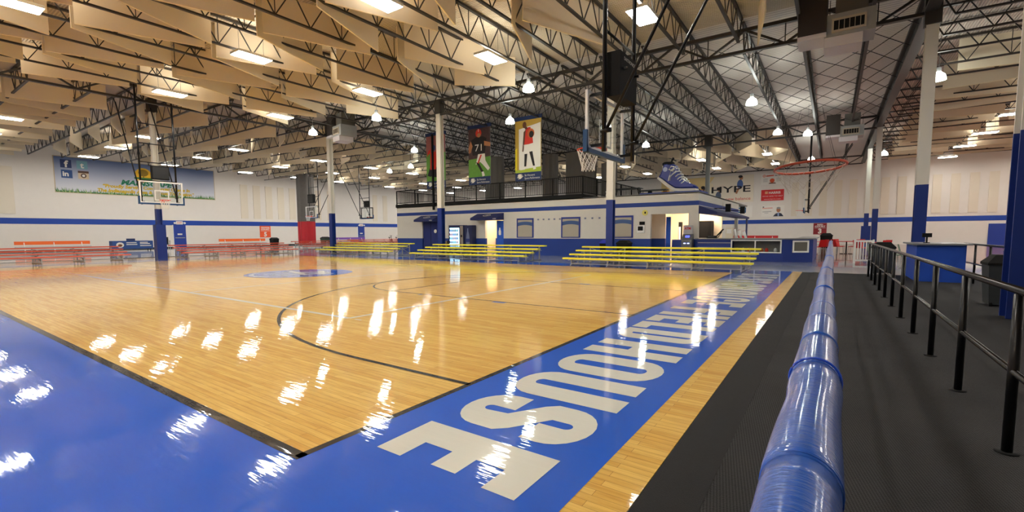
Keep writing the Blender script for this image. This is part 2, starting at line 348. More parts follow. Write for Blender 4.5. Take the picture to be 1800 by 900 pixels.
# ---- big lettering BEST CHOICE FIELDHOUSE (reads from the court, tops towards the mat)
BOT, HT = -2.29, 1.04
def letter(ch, yn, yf):
    W = yf-yn; T = .27 if W > .4 else W
    fn = lambda a, b, d: (BOT+b, yf-a, d)
    P = lambda *p: court.flat(p, fn, z3, 2)
    B = .21
    if ch == 'I': P((0,0),(W,0),(W,HT),(0,HT)); return
    if ch in 'EFL':
        P((0,0),(T,0),(T,HT),(0,HT))
        if ch in 'EL': P((T,0),(W,0),(W,B),(T,B))
        if ch in 'EF': P((T,HT-B),(W,HT-B),(W,HT),(T,HT)); P((T,HT*.42),(W*.94,HT*.42),(W*.94,HT*.6),(T,HT*.6))
        return
    if ch == 'T': P((W/2-T/2,0),(W/2+T/2,0),(W/2+T/2,HT),(W/2-T/2,HT)); P((0,HT-B),(W/2-T/2,HT-B),(W/2-T/2,HT),(0,HT)); P((W/2+T/2,HT-B),(W,HT-B),(W,HT),(W/2+T/2,HT)); return
    if ch == 'H':
        P((0,0),(T,0),(T,HT),(0,HT)); P((W-T,0),(W,0),(W,HT),(W-T,HT)); P((T,HT*.42),(W-T,HT*.42),(W-T,HT*.60),(T,HT*.60)); return
    def ell(cx, cy, rx, ry, a0, a1, n=12): return [(cx+rx*math.cos(a0+(a1-a0)*i/n), cy+ry*math.sin(a0+(a1-a0)*i/n)) for i in range(n+1)]
    g = W-2*T; RY = .26
    def shell(outer, inner, closed=True):
        n = len(outer); vs = [fn(a, b, z3) for a, b in outer]+[fn(a, b, z3) for a, b in inner]
        court.add(vs, [(i, (i+1)%n, n+(i+1)%n, n+i) for i in range(n if closed else n-1)], 2)
    ot = ell(W/2, HT-RY, W/2, RY, 0, PI); ob = ell(W/2, RY, W/2, RY, PI, 2*PI)
    it = ell(W/2, HT-.2, g/2, .05, 0, PI); ib = ell(W/2, .2, g/2, .05, PI, 2*PI)
    if ch == 'O': shell(ot+ob, it+ib); return
    if ch == 'U': shell([(W,HT)]+[(W,RY)][::-1]+ell(W/2, RY, W/2, RY, 0, -PI)+[(0,HT)], [(W-T,HT)]+[(W-T,.2)]+ell(W/2, .2, g/2, .05, 0, -PI)+[(T,HT)], False); return
    if ch == 'C':
        shell([(W,HT*.6)]+ot+ob+[(W,HT*.4)], [(W-T,HT*.6)]+it+ib+[(W-T,HT*.4)], False); return
    if ch == 'D':
        o2 = [(0,HT)]+[(W*.5,HT)]+ell(W*.5, HT-.22, W*.5, .22, PI/2, 0)+ell(W*.5, .22, W*.5, .22, 0, -PI/2)+[(0,0)]
        i2 = [(T,HT-.15)]+[(T+g*.5,HT-.15)]+ell(T+g*.5, HT-.2, g*.5, .05, PI/2, 0)+ell(T+g*.5, .2, g*.5, .05, 0, -PI/2)+[(T,.15)]
        shell(o2, i2); return
    if ch == 'B':
        P((0,0),(T,0),(T,HT),(0,HT)); court.flat([(T,HT-.17),(T,HT)]+ell(W*.5, HT-.24, W*.48, .24, PI/2, 0, 6)+[(W-T,HT-.25)], fn, z3, 2)
        P((W-T,HT-.25),(W*.98,HT-.25),(W*.9,HT*.5),(W,HT*.4),(W,.24),(W-T,.24)); P((T,.17),(W-T,.24),(W,.24),(W*.8,.02),(T,0)); return
    if ch == 'S':
        ot2 = ell(W/2, HT-RY, W/2, RY, 0, PI); it2 = ell(W/2, HT-.2, g/2, .05, 0, PI)
        ob2 = ell(W/2, RY, W/2, RY, 0, -PI); ib2 = ell(W/2, .2, g/2, .05, 0, -PI)
        shell([(W,HT*.63)]+ot2+[(0,HT*.60),(W*.12,HT*.52),(W-T-.02,HT*.36)]+ib2+[(T,HT*.37)],
              [(W-T,HT*.63)]+it2+[(T+.0,HT*.68),(W*.88,HT*.50),(W,HT*.42)]+ob2+[(0,HT*.37)], False)
for ch, a, b in (('E',1.84,2.33),('S',2.46,3.10),('U',3.20,3.88),('O',3.97,4.68),('H',4.80,5.49),('D',5.69,6.32),('L',6.40,6.88),('E',6.99,7.52),('I',7.65,7.93),('F',8.05,8.59),
                 ('E',9.02,9.57),('C',9.68,10.35),('I',10.5,10.77),('O',10.9,11.58),('H',11.80,12.44),('C',12.58,13.25),('T',13.60,14.20),('S',14.34,14.98),('E',15.18,15.69),('B',15.9,16.55)):
    letter(ch, a, b)
struct('floor', court, [WOOD, BLUEP, WHITEP, BLACKP, mat('lane_block_blue', (88, 112, 196), .4, coat=1)], 'maple basketball court floor with blue border and white BEST CHOICE FIELDHOUSE lettering')
struct('trim_1', MB().box(CX0-.12, CX0, CY0, CY1, -.011, .02), BLKM, 'black edge strip along the far end of the wooden court')
struct('floor', MB().box(-.745, -.47, -5, 18.05, -.011, .006), MAT_S, 'smooth black rubber strip along the court edge')
mt = MB(); mt.box(-.47, 9.5, -5, 18.2, -.011, .004)
struct('floor', mt, MAT_T, 'textured black rubber matting under the railings')
struct('floor', MB().box(-.6, 20, 26.5, 60.5, -.011, -.004), WOODR, 'red brown floor of the far seating area')
# walls
def wall(name, b, label): return struct(name, b, [WALL, STRIPE], label)
b = MB(); b.box(XL-.3, XL, YN, YF, -.2, ZC+.5, 0); b.box(XL, XL+.012, YN, YF, 2.36, 2.86, 1); wall('wall_left', b, 'long pale side wall with a blue stripe')
b = MB(); b.box(XL-.3, XR+.3, YF, YF+.3, -.2, ZC+.5, 0); b.box(XL, XR, YF-.012, YF, 2.24, 2.70, 1); wall('wall_far', b, 'far pale end wall with a blue stripe')
b = MB(); b.box(XR, XR+.3, YN, YF, -.2, ZC+.5, 0); b.box(XR-.012, XR, YN, YF, 2.3, 2.75, 1); wall('wall_right', b, 'right side wall')
b = MB(); b.box(XL-.3, XR+.3, YN-.3, YN, -.2, ZC+.5, 0); b.box(XL, XR, YN, YN+.012, 2.3, 2.75, 1); wall('wall_back', b, 'wall behind the camera')
struct('baseboard_left', MB().box(XL, XL+.02, YN, YF, -.012, .12), BLKM)
struct('ceiling', MB().box(-28.6, 2.2, YN-.3, 19.7, ZC, ZC+.1), DECKX, 'corrugated roof deck over the near court')
struct('ceiling', MB().box(-28.6, 2.2, 19.7, YF+.3, ZC, ZC+.1), DECKW, 'pale lined roof deck over the middle and far bays')
struct('ceiling', MB().box(XL-.3, -28.6, YN-.3, YF+.3, ZC, ZC+.1), DECKY, 'corrugated roof deck over the left bay')
struct('ceiling', MB().box(2.2, XR+.3, YN-.3, YF+.3, ZC, ZC+.1), DECKY, 'corrugated roof deck over the right bay')

# ------------------------------------------------------------------ roof steel
def make_joist(L, label, group, z0=8.15, z1=9.12, step=1.15, cw=.11):
    t = thing('roof_joist', (0,0,0), label, 'roof joist', group)
    c = MB(); c.bar((0,-L/2,z1), (0,L/2,z1), cw, .07); c.build('top_chord', STEEL, t)
    c = MB(); c.bar((0,-L/2+.5,z0), (0,L/2-.5,z0), cw*.9, .06); c.build('bottom_chord', STEEL, t)
    c = MB(); n = int((L-1)/step); st = (L-1)/n; y = -L/2+.5
    for i in range(n):
        ya, yb, yc = y+i*st, y+(i+.5)*st, y+(i+1)*st
        c.bar((0,ya,z0), (0,yb,z1), .032); c.bar((0,yb,z1), (0,yc,z0), .032)
        if i % 2 == 0: c.bar((0,ya,z0), (0,ya,z1), .022)
    c.bar((0,-L/2+.5,z0), (0,-L/2,z1), .04); c.bar((0,L/2-.5,z0), (0,L/2,z1), .04)
    c.build('web', STEEL, t)
    return t
SP = 19.3
jx = [-3.05-1.9*k for k in range(-2, 13) if not (-3.05-1.9*k) > 1.9]
JG = {'a': 'roof joists over the near court', 'b': 'roof joists over the middle bay', 'c': 'roof joists over the far bay'}
proto = make_joist(SP-.2, 'dark open web joist crossing over the near court, among its tan baffles', JG['a'])
first = True
for key, yc, lab in (('a', 10.0, 'dark roof joist over the near court, {} from the right'),
                     ('b', 29.4, 'dark roof joist over the middle bay of bell lamps, {} from the right'),
                     ('c', 48.8, 'dark roof joist over the far bay by the banner wall, {} from the right')):
    for k, x in enumerate(sorted(jx, reverse=True)):
        if first: o = proto; first = False
        else: o = dup(proto)
        o.location = (x, yc, 0); o['label'] = lab.format(ORD[k]); o['group'] = JG[key]
# joists of the side bays run across
pj = make_joist(13.4, 'x', 'g'); usedpj = False
def place_j(src, x, y, lab, grp):
    o = dup(src, (x, y, 0), PI/2); o['label'] = lab; o['group'] = grp; return o
k = 0
for i in range(27):
    y = 3.0+i*2.1
    if y > 59: break
    for x, nm in ((-35.4, 'inner'), (-49.0, 'outer')):
        if not usedpj: pj.location = (x, y, 0); pj.rotation_euler = (0, 0, PI/2); o = pj; usedpj = True
        else: o = dup(pj, (x, y, 0), PI/2)
        o['label'] = 'dark cross joist in the %s half of the left bay, %s from the near end' % (nm, ORD[i]); o['group'] = 'cross joists of the left bay'
for i in range(27):
    y = 7.0+i*1.95
    if y > 59: break
    o = place_j(pj, 9.1, y, 'dark cross joist over the right bay, %s from the near end' % ORD[i], 'cross joists of the right bay')
# girders
def girder(p, q, z0, z1, label, step=1.25, wt=.16):
    t = thing('roof_girder', p, label, 'roof girder', 'main roof girders')
    d = Vector(q)-Vector(p); L = d.length; u = d.normalized()
    P = lambda s, z: (u.x*s, u.y*s, z)
    MB().bar(P(0,z1), P(L,z1), wt, .12).build('top_chord', STEEL, t); MB().bar(P(0,z0), P(L,z0), wt, .10).build('bottom_chord', STEEL, t)
    c = MB(); n = int(L/step/2); st = L/n
    for i in range(n):
        c.bar(P(i*st,z1), P((i+.5)*st,z0), .075); c.bar(P((i+.5)*st,z0), P((i+1)*st,z1), .075); c.bar(P((i+.5)*st,z0), P((i+.5)*st,z1), .035)
    c.build('web', STEEL, t); return t
for y, nm in ((.3, 'above the camera'), (19.7, 'along the far side of the near court'), (39.0, 'between the middle bay and the far bay'), (58.3, 'close to the banner wall')):
    girder((-28.6, y, 0), (2.2, y, 0), 8.0, 8.75, 'dark roof girder running across '+nm)
g = thing('roof_girder', (2.2, .3, 0), 'heavy dark girder running away over the right hand row of columns', 'roof girder', 'main roof girders')
MB().box(-.16, .16, 0, 58, 8.72, 8.86).build('top_chord', STEEL, g); MB().box(-.16, .16, 0, 58, 8.0, 8.1).build('bottom_chord', STEEL, g)
c = MB()
for i in range(46): c.bar((0, i*1.26, 8.1), (0, i*1.26+.63, 8.75), .07); c.bar((0, i*1.26+.63, 8.75), (0, i*1.26+1.26, 8.1), .07)
c.box(-.03, .03, 0, 58, 8.1, 8.72); c.build('web', STEEL, g)
girder((-28.6, .3, 0), (-28.6, 58.3, 0), 8.05, 8.75, 'dark girder running away over the left hand row of columns')
# cross bridging between joists in the middle and far bays
def bridging(y, label, x0=2.2):
    c = MB(); xs = sorted(jx)+[x0]
    for a, b2 in zip(xs[:-1], xs[1:]):
        c.bar((a,0,8.17), (b2,0,9.1), .022); c.bar((a,0,9.1), (b2,0,8.17), .022)
    o = c.build('cross_bridging', STEEL); o.location = (0, y, 0); return tag(o, label, 'bracing', 'cross bridging between joists')
br0 = None
for i in range(8):
    y = 21.2+i*2.2
    lab = 'thin crossed rods between middle bay joists, %s row beyond the near girder' % ORD[i]
    if br0 is None: br0 = bridging(y, lab)
    else: br = dup(br0, (0, y, 0)); br['label'] = lab

# ------------------------------------------------------------------ columns
def column(x, y, label, pad=None, blue=2.78, w=.30, top=8.0):
    t = thing('steel_column', (x, y, 0), label, 'column', 'steel roof columns')
    def H(z0, z1, e=0):
        c = MB(); h = w/2+e
        c.box(-h, h, -h, -h+.03+e, z0, z1); c.box(-h, h, h-.03-e, h, z0, z1); c.box(-.02-e, .02+e, -h+.03+e, h-.03-e, z0, z1); return c
    H(blue, top).build('column_shaft', COLW, t)
    H(0, blue, .002).build('blue_base', COLB, t)
    MB().box(-.2, .2, -.2, .2, top, 8.72).build('cap_bracket', STEEL, t)
    if pad: MB().box(-pad[0]/2, pad[0]/2, -pad[0]/2, pad[0]/2, .0, pad[1]).build('safety_pad', COLPAD, t)
    return t
column(2.38, 10.2, 'near blue and white column at the right edge beside the bins', blue=2.80, w=.36)
column(2.25, 19.7, 'white column with blue base standing behind the blue kiosk', top=7.62)
column(2.25, 39.0, 'slim white column with blue base, left of the kiosk column and nearer of two')
column(2.25, 48.5, 'farthest slim right hand column, with a wider blue pad low down', pad=(.62, 1.75))
column(-8.1, 19.7, 'white column with blue base seen through the near glass backboard')
column(-18.3, 19.7, 'white column with blue base beside the first navy awning')
column(-28.6, 19.7, 'white column with blue base under the air unit, left of the stand seating')
column(-30.55, 10.1, 'white column with a thick blue pad behind the left hand basket', pad=(.46, 1.92), w=.26)
t = thing('steel_column', (-8.1, 39.0, 0), 'plain grey column rising behind the concession roof', 'column', 'steel roof columns')
c = MB(); c.cyl((0,0,0), (0,0,7.9), .17, 16); c.build('column_shaft', mat('grey_column_paint', (140, 142, 140), .5), t, True)
MB().box(-.25, .25, -.25, .25, 7.9, 8.75).build('cap_bracket', STEEL, t)
t = thing('steel_column', (-23.0, 24.0, 0), 'thin black post rising from the mezzanine edge left of the banners', 'post')
MB().box(-.06, .06, -.06, .06, 3.0, 8.2).build('column_shaft', BLKM, t)

spots = []
for j, y in enumerate((9.2, 14.5)):
    for i, x in enumerate((-25.5, -17.95, -10.8, -5.0)):
        spots.append((x, y, 'flat panel light over the near court, %s row, %s from the left' % (('nearer','farther')[j], ORD[i])))
for i, x in enumerate((-27.0, -19.3)): spots.append((x, 3.2, 'flat panel light at the upper left corner, %s of two' % ('left', 'right')[i]))
for y in (3.2, -3.5, -9.5):
    for x in (-27.0, -19.3, -11.8, -4.6):
        if y == 3.2 and x < -15: continue
        spots.append((x, y, 'panel light beyond the edge of the view, %s row, %s from the left' % ({3.2: 'front', -3.5: 'middle', -9.5: 'back'}[y], ORD[int((x+27.0)/7.4)])))
for j, y in enumerate((5.7, 12.25, 18.1, 25.0, 30.8, 36.4, 44.6, 51.2, 57.4)):
    for i, x in enumerate((-51.2, -44.4, -38.0)):
        spots.append((x, y, 'left bay panel light, %s from the side wall, %s from the near end' % (ORD[i], ORD[j])))
for j, y in enumerate((45.7, 52.6)):
    for i, x in enumerate((-23.0, -17.3, -10.1, -4.8)):
        spots.append((x, y, 'flat panel light in the far bay, %s row, %s from the left' % (('nearer','farther')[j], ORD[i])))
for j, y in enumerate((6, 12.5, 19, 25.5, 32.2, 38.7, 45, 51, 57.6)):
    spots.append((8.2, y, 'flat panel light in the right bay, %s from the near end' % ORD[j]))
    spots.append((15.0, y, 'flat panel light in the outer right bay, %s from the near end' % ORD[j]))
# ------------------------------------------------------------------ baffles
BN = {'near': [0, 'tan hanging acoustic baffle over the near court'], 'left': [0, ''], 'far': [0, ''], 'right': [0, '']}
bme = None
def baffle(x0, y0, x1, y1, zone, label, h=1.262, zb=7.93):
    global bme
    if min(x0, x1) < XL+.1: return
    for sx, sy, _l in spots:
        dx, dy = x1-x0, y1-y0; L2 = dx*dx+dy*dy; tt_ = max(0, min(1, ((sx-x0)*dx+(sy-y0)*dy)/L2)); qx, qy = x0+tt_*dx, y0+tt_*dy
        dd = math.hypot(sx-qx, sy-qy)
        if dd < .72:
            l = math.sqrt(L2); nx, ny = -dy/l, dx/l; sg = -1 if (sx-qx)*nx+(sy-qy)*ny > 0 else 1; m_ = (.75-dd)*sg
            x0 += nx*m_; x1 += nx*m_; y0 += ny*m_; y1 += ny*m_; break
    cx, cy = (x0+x1)/2, (y0+y1)/2; L = math.hypot(x1-x0, y1-y0); a = math.atan2(y1-y0, x1-x0)
    if bme is None:
        p = MB(); p.box(-.5, .5, -.018, .018, .03, 1.0, 0); p2 = MB(); p2.box(-.5, .5, -.024, .024, 0, .03, 0)
        r = thing('acoustic_baffle', (0,0,0), label, 'acoustic baffle', zone)
        p.build('baffle_panel', BAFF, r); p2.build('bottom_hem', BEDGE, r); bme = r; o = r
    else: o = dup(bme); o['label'] = label; o['group'] = zone
    o.location = (cx, cy, zb); o.rotation_euler = (0, 0, a); o.scale = (L-.12, 1, h)
    return o
NR = ['nearest', 'second', 'third', 'fourth', 'fifth']
# near court rows, measured pieces first
rows = [(.7, 4.5), (4.55, 7.95), (8.3, 11.75), (12.55, 15.9)]
even = [-27.4+3.8*k for k in range(9)]        # nodes at 7.8 / 15.9
odd = [-25.5+3.8*k for k in range(8)]
GB = 'tan baffles over the near court'
def zig(ya, yb, A, B, row, xmin, xmax, skip=()):
    segs = []
    for xa in A:
        for s in (-1, 1):
            xb = xa+s*1.5
            if xmin <= min(xa, xb) and max(xa, xb) <= xmax: segs.append((xa+s*.18, ya, xb, yb))
    segs.sort(key=lambda q: q[0]+q[2])
    for k, q in enumerate(segs):
        baffle(*q, GB, 'tan baffle over the near court, %s row from the camera, %s from the left' % (NR[row], ORD[k]))
zig(.7, 4.4, [-27.6,-23.7,-19.9,-16.1,-12.3], None, 0, -28.4, -9)
zig(4.55, 7.85, [-27.4,-23.5,-19.85,-16.4], None, 1, -28.4, -13.2)
zig(8.3, 11.7, [-26.6,-22.6,-19.0,-15.7,-12.3,-8.6], None, 2, -28.4, -6.4)
zig(12.55, 15.9, [-25.6,-21.8,-17.8,-13.63,-8.35], None, 3, -28.4, -6.5)
baffle(-1.9, 16.3, -2.45, 19.2, GB, 'tan baffle beside the first right hand bell lamps, cut off by the girder')
baffle(-14.1, 16.1, -11.9, 17.9, GB, 'pale tan baffle ending just right of the column by the first awning')
baffle(-22.0, 16.2, -20.7, 18.9, GB, 'tan baffle just before the girder, right of the air unit')
# left bay
GL = 'tan baffles over the left bay'
n = 0
for r, ya in enumerate((1.0, 4.8)):
    for k in range(12):
        xa = -54.5+2.05*k; s = 1 if k % 2 else -1
        baffle(xa-s*.45, ya, xa+s*.45, ya+3.7, GL, 'baffle at the near end of the left bay, %s row, %s from side wall' % (ORD[r], ORD[k]))
for r, xa in enumerate((-54.6, -50.2, -45.8, -41.4, -37.0, -32.8)):
    for k in range(20):
        y = 10.3+k*2.1; s = 1 if k % 2 else -1
        if y > 52: continue
        baffle(xa-1.75, y-s*.75, xa+1.75, y+s*.75, GL, 'crosswise baffle in the left bay, %s file from side wall, %s from near end' % (ORD[r], ORD[k]))
GF = 'tan baffles over the far bay'
for r, ya in enumerate((40.0, 44.4, 48.8, 53.2)):
    for k in range(12):
        xa = -27.2+2.1*k; s = 1 if (k+r) % 2 else -1
        baffle(xa-s*.95, ya, xa+s*.95, ya+4.1, GF, 'tan baffle in the far bay, %s row from the middle, %s from the left' % (ORD[r], ORD[k]))
GR = 'tan baffles over the right bay'
for r, xa in enumerate((5.8, 10.2, 14.6)):
    for k in range(15):
        y = 19.5+k*2.6; s = 1 if k % 2 else -1
        if r == 0 and y < 26: continue
        baffle(xa-1.9, y-s*.3, xa+1.9, y+s*.3, GR, 'crosswise baffle over the right bay, %s file from girder, %s from near end' % (ORD[r], ORD[k]))

# ------------------------------------------------------------------ lamps
def panel_light():
    t = thing('ceiling_panel_light', (0,0,0), '', 'ceiling light', 'flat panel lights')
    MB().box(-.33, .33, -.62, .62, .012, .10).build('housing', mat('lamp_housing_white', (225, 222, 214), .5), t)
    MB().box(-.31, .31, -.60, .60, 0, .012).build('diffuser', PANEL, t)
    MB().box(-.28, .28, -.55, .55, .101, .108).build('ceiling_fill', CEILFILL, t)  # glowing sheet added on the housing to fill the ceiling with light
    c = MB(); c.bar((0,.45,.1), (0,.45,1.3), .008); c.bar((0,-.45,.1), (0,-.45,1.3), .008); c.build('hanger', STEEL, t)
    return t
pl = panel_light()
for i, (x, y, lab) in enumerate(spots):
    o = pl if i == 0 else dup(pl)
    o.location = (x, y, 7.9); o['label'] = lab
    if y < 1: o['group'] = 'panel lights behind the camera'
    if x > 2.5: o.rotation_euler = (0, 0, PI/2)
def bay_light():
    t = thing('bell_lamp', (0,0,0), '', 'hanging lamp', 'round bell lamps')
    c = MB(); c.lathe((0,0,0), [(.24,0),(.235,.10),(.19,.22),(.09,.30),(.0,.30)], 20); c.build('lamp_shade', mat('lit_prismatic_shade', (230, 240, 225), .4, emit=15, emit_c=(246, 250, 240)), t, True)
    c = MB(); c.lathe((0,0,0), [(0,.02),(.22,.02)], 16); c.build('bulb', BAYL, t)
    c = MB(); c.cyl((0,0,.34), (0,0,.5), .08, 10); c.bar((0,0,.5), (0,0,1.9), .015); c.build('stem', GALV, t)
    return t
bl = bay_light()
for i, (x, y, lab) in enumerate(((-19.8,16.5,'round bell lamp hanging between the air unit and the first awning column'), (-10.7,17,'round bell lamp just above the basketball player banner'), (-14.6,21.3,'bright round bell lamp between the two right hand banners'),
     (-25.2,24.4,'round bell lamp left of the black mezzanine post'), (-25.7,16.6,'round bell lamp tucked beside the air unit'), (-3.35,25,'round bell lamp in the right part of the pale ceiling, above the red rim'), (-1.5,35,'large round bell lamp directly above the giant red hoop'),
     (-1.7,47.4,'round bell lamp seen through the giant red hoop'), (3.2,25.5,'round bell lamp to the right of the kiosk column'), (-3.0,33.5,'round bell lamp left of the one above the giant hoop'), (-10.9,32.7,'bright round bell lamp right of the near basket poles'), (3.1,47.7,'small round bell lamp between the two slim right hand columns'),
     (-35.5,31,'round bell lamp above the grey and red curtain'), (-31.5,30,'small round bell lamp right of the air unit column'))):
    o = bl if i == 0 else dup(bl)
    o.location = (x, y, 7.3); o['label'] = lab
#PART2
# ------------------------------------------------------------------ long things near the camera
def lerp(a, b, t): return a+(b-a)*t
t = thing('padded_handrail', (0,0,0), 'handrail wrapped in shiny blue vinyl padding, running away from the camera', 'handrail')
wraps = [.69, 1.235, 1.60, 1.95, 2.32, 3.0, 3.7, 4.6, 5.6, 6.8, 8.2, 9.8, 11.5, 13.4, 15.4]
cuts = [.12]+wraps+[18.2]
rnd = random.Random(3)
for i in range(len(cuts)-1):
    a, b2 = cuts[i], cuts[i+1]; pts = []; rs = []; n = 14; k = rnd.uniform(-.0012, .0012)
    for j in range(n+1):
        s = j/n; y = lerp(a, b2, s)
        bul = .0045*math.exp(-((y-1.16)/.07)**2) + .0015*math.sin(y*9+i) - (.0007 if j in (0, n) else 0)
        xc = -.024+.004*math.sin(y*1.1)+.006*min(1, y/8)+ (.003*math.exp(-((y-1.1)/.12)**2))
        pts.append((xc, y, 1.003+.003*math.sin(y*2.3+i))); rs.append(.0465+bul+(k if 0 < j < n else k*.5))
    c = MB(); c.path(pts, rs, 32)
    c.build('vinyl_sleeve', _mats.get('blue_wrap') or mat('blue_wrap', (24, 92, 196), .35, coat=.8, coat_r=.12, noise=.25, nscale=22, bump=.5, bscale=55), t, True)
def wrapfix(m):
    nt = m.node_tree; b = nt.nodes['Principled BSDF']
    for n in nt.nodes:
        if n.type == 'TEX_NOISE':
            mp = nt.nodes.new('ShaderNodeMapping'); mp.inputs['Scale'].default_value = (.5, 3.2, 1.6); mp.inputs['Rotation'].default_value = (.0, .0, .5)
            src = n.inputs['Vector'].links[0].from_socket; nt.links.new(src, mp.inputs[0]); nt.links.new(mp.outputs[0], n.inputs['Vector'])
wrapfix(_mats['blue_wrap'])
for i, y in enumerate(wraps):
    c = MB(); r = .0465 if i != 1 else .0495
    c.path([(-.023+.004*math.sin(y*1.1)+.006*min(1, y/8)+r*math.cos(q), y+.012*math.sin(q*.5+.4), 1.003+.003*math.sin(y*2.3)+r*math.sin(q)) for q in [2*PI*k/32 for k in range(32)]], .0009 if i != 1 else .0030, 6, True)
    c.build('wrap_band', mat('pale_blue_seam', (44, 96, 196), .4) if i != 1 else mat('bright_blue_band', (16, 80, 216), .3, coat=.5), t, True)
for k in range(10):
    y = .5+k*1.93; c = MB(); c.cyl((-.012,y,.004), (-.012,y,.97), .018, 10); c.cyl((-.012,y,.004), (-.012,y,.012), .032, 12); c.build('post', BLK, t, True)
c = MB(); c.cyl((-.012,.3,.5), (-.012,18.1,.5), .014, 8); c.build('middle_rail', BLK, t, True)
c = MB(); c.cyl((-.014,18.2,1.0), (-.014,18.32,1.0), .04, 12); c.box(-.06,-.03,18.2,18.3,.98,1.08); c.box(.0,.03,18.2,18.3,.98,1.08); c.build('end_clamp', BLKM, t)

t = thing('steel_handrail', (.915, 0, 0), 'long shiny black two-rail handrail along the rubber matting, on the right', 'handrail')
c = MB(); c.cyl((0,-3,.985), (0,18.05,.985), .024, 14); c.build('top_rail', CHROME, t, True)
c = MB(); c.cyl((0,-3,.50), (0,18.05,.50), .019, 12); c.build('middle_rail', CHROME, t, True)
for k in range(16):
    y = -1.4+k*1.335 if k < 11 else 12.0+(k-11)*1.3
    if y > 18: break
    wdt = .026
    p = MB(); p.cyl((0,y,.006), (0,y,.965), wdt, 12)
    po = p.build('post', BLK, t, True)
    f = MB(); f.cyl((0,y,.004), (0,y,.012), .055, 14); f.build('foot_flange', BLKM, po, True)
t = thing('steel_handrail', (2.95, 0, 0), 'short black handrail to the right of the blue kiosk', 'handrail')
MB().box(-.03, .03, 11.9, 17.4, .97, 1.01).build('top_rail', BLK, t); c = MB(); c.cyl((0,11.9,.5), (0,17.4,.5), .018, 10); c.build('middle_rail', BLK, t, True)
for y in (11.95, 13.4, 14.9, 16.25, 17.35): c = MB(); c.cyl((0,y,.004), (0,y,.97), .024, 10); c.build('post', BLK, t, True)

# kiosk
t = thing('service_kiosk', (2.35, 17.3, 0), 'bright blue kiosk with grey top standing on the rubber matting', 'kiosk')
KB = mat('kiosk_blue_laminate', (22, 74, 184), .5)
MB().box(-.5, .45, -1.0, 1.1, .004, .96).build('cabinet_body', KB, t); MB().box(-.58, .55, -1.08, 1.15, .96, 1.0).build('worktop', mat('grey_laminate_top', (120, 124, 130), .35), t)
tt = thing('card_terminal', (2.12, 17.0, 1.0), 'small black screen on a stalk standing on the blue kiosk', 'terminal')
c = MB(); c.cyl((0,0,0), (0,0,.02), .07, 12); c.cyl((0,0,.02), (0,0,.17), .02, 8); c.build('stalk', BLKM, tt); MB().box(-.1, .1, -.03, .03, .16, .27).build('screen', BLKM, tt)
# bins
def bin_(loc, label, col, lid, w=.5, h=.86, grp=None, rz=0):
    t = thing('litter_bin', loc, label, 'bin', grp, rz)
    c = MB(); a, b2 = w*.42, w*.5
    c.add([(-a,-a,.03),(a,-a,.03),(a,a,.03),(-a,a,.03),(-b2,-b2,h*.86),(b2,-b2,h*.86),(b2,b2,h*.86),(-b2,b2,h*.86)], [(0,3,2,1),(4,5,6,7),(0,1,5,4),(1,2,6,5),(2,3,7,6),(3,0,4,7)])
    c.build('bin_body', col, t)
    c = MB(); b3 = b2*1.06; c.box(-b3, b3, -b3, b3, h*.84, h*.89); c.add([(-b3,-b3,h*.89),(b3,-b3,h*.89),(b3,b3,h*.89),(-b3,b3,h*.89),(-b2*.6,-b2*.6,h*1.05),(b2*.6,-b2*.6,h*1.05),(b2*.6,b2*.6,h*1.05),(-b2*.6,b2*.6,h*1.05)], [(4,5,6,7),(0,1,5,4),(1,2,6,5),(2,3,7,6),(3,0,4,7)])
    c.build('lid', lid, t)
    c = MB(); c.cyl((-a,-a,.035), (-a+.04,-a,.035), .035, 10); c.cyl((a-.04,-a,.035), (a,-a,.035), .035, 10); c.build('wheel', BLKM, t); return t
bin_((2.52, 11.75, .004), 'grey wheeled bin half hidden behind the near blue column', DGREY, BLKM)
bin_((2.86, 9.7, .004), 'grey wheeled bin in front of the near blue column, at the right edge', DGREY, BLKM, .56, .92)
bin_((-9.8, 23.4, -.012), 'black bin with blue domed lid against the booth wall', BLKM, mat('blue_bin_lid', (40, 56, 190), .3), .6, .92)
bin_((-8.85, 23.4, -.012), 'black bin with black lid just right of the column at the booth wall', BLKM, BLKM, .62, .9)
bin_((-49.8, 27.0, -.012), 'dark bin below the orange court 5 sign', BLKM, BLKM, .7, .98)
bin_((-50.0, 33.4, -.012), 'dark green bin to the right of the red curtain', mat('dark_green_plastic', (34, 60, 48), .5), BLKM, .85, 1.0)
bin_((-.35, 44, -.012), 'black bin beyond the red chairs below the court 3 sign', BLKM, BLKM, .8, 1.15)
bin_((1.35, 18.9, -.012), 'dark grey bin behind the far end of the black handrail', DGREY, BLKM, .55, .95)

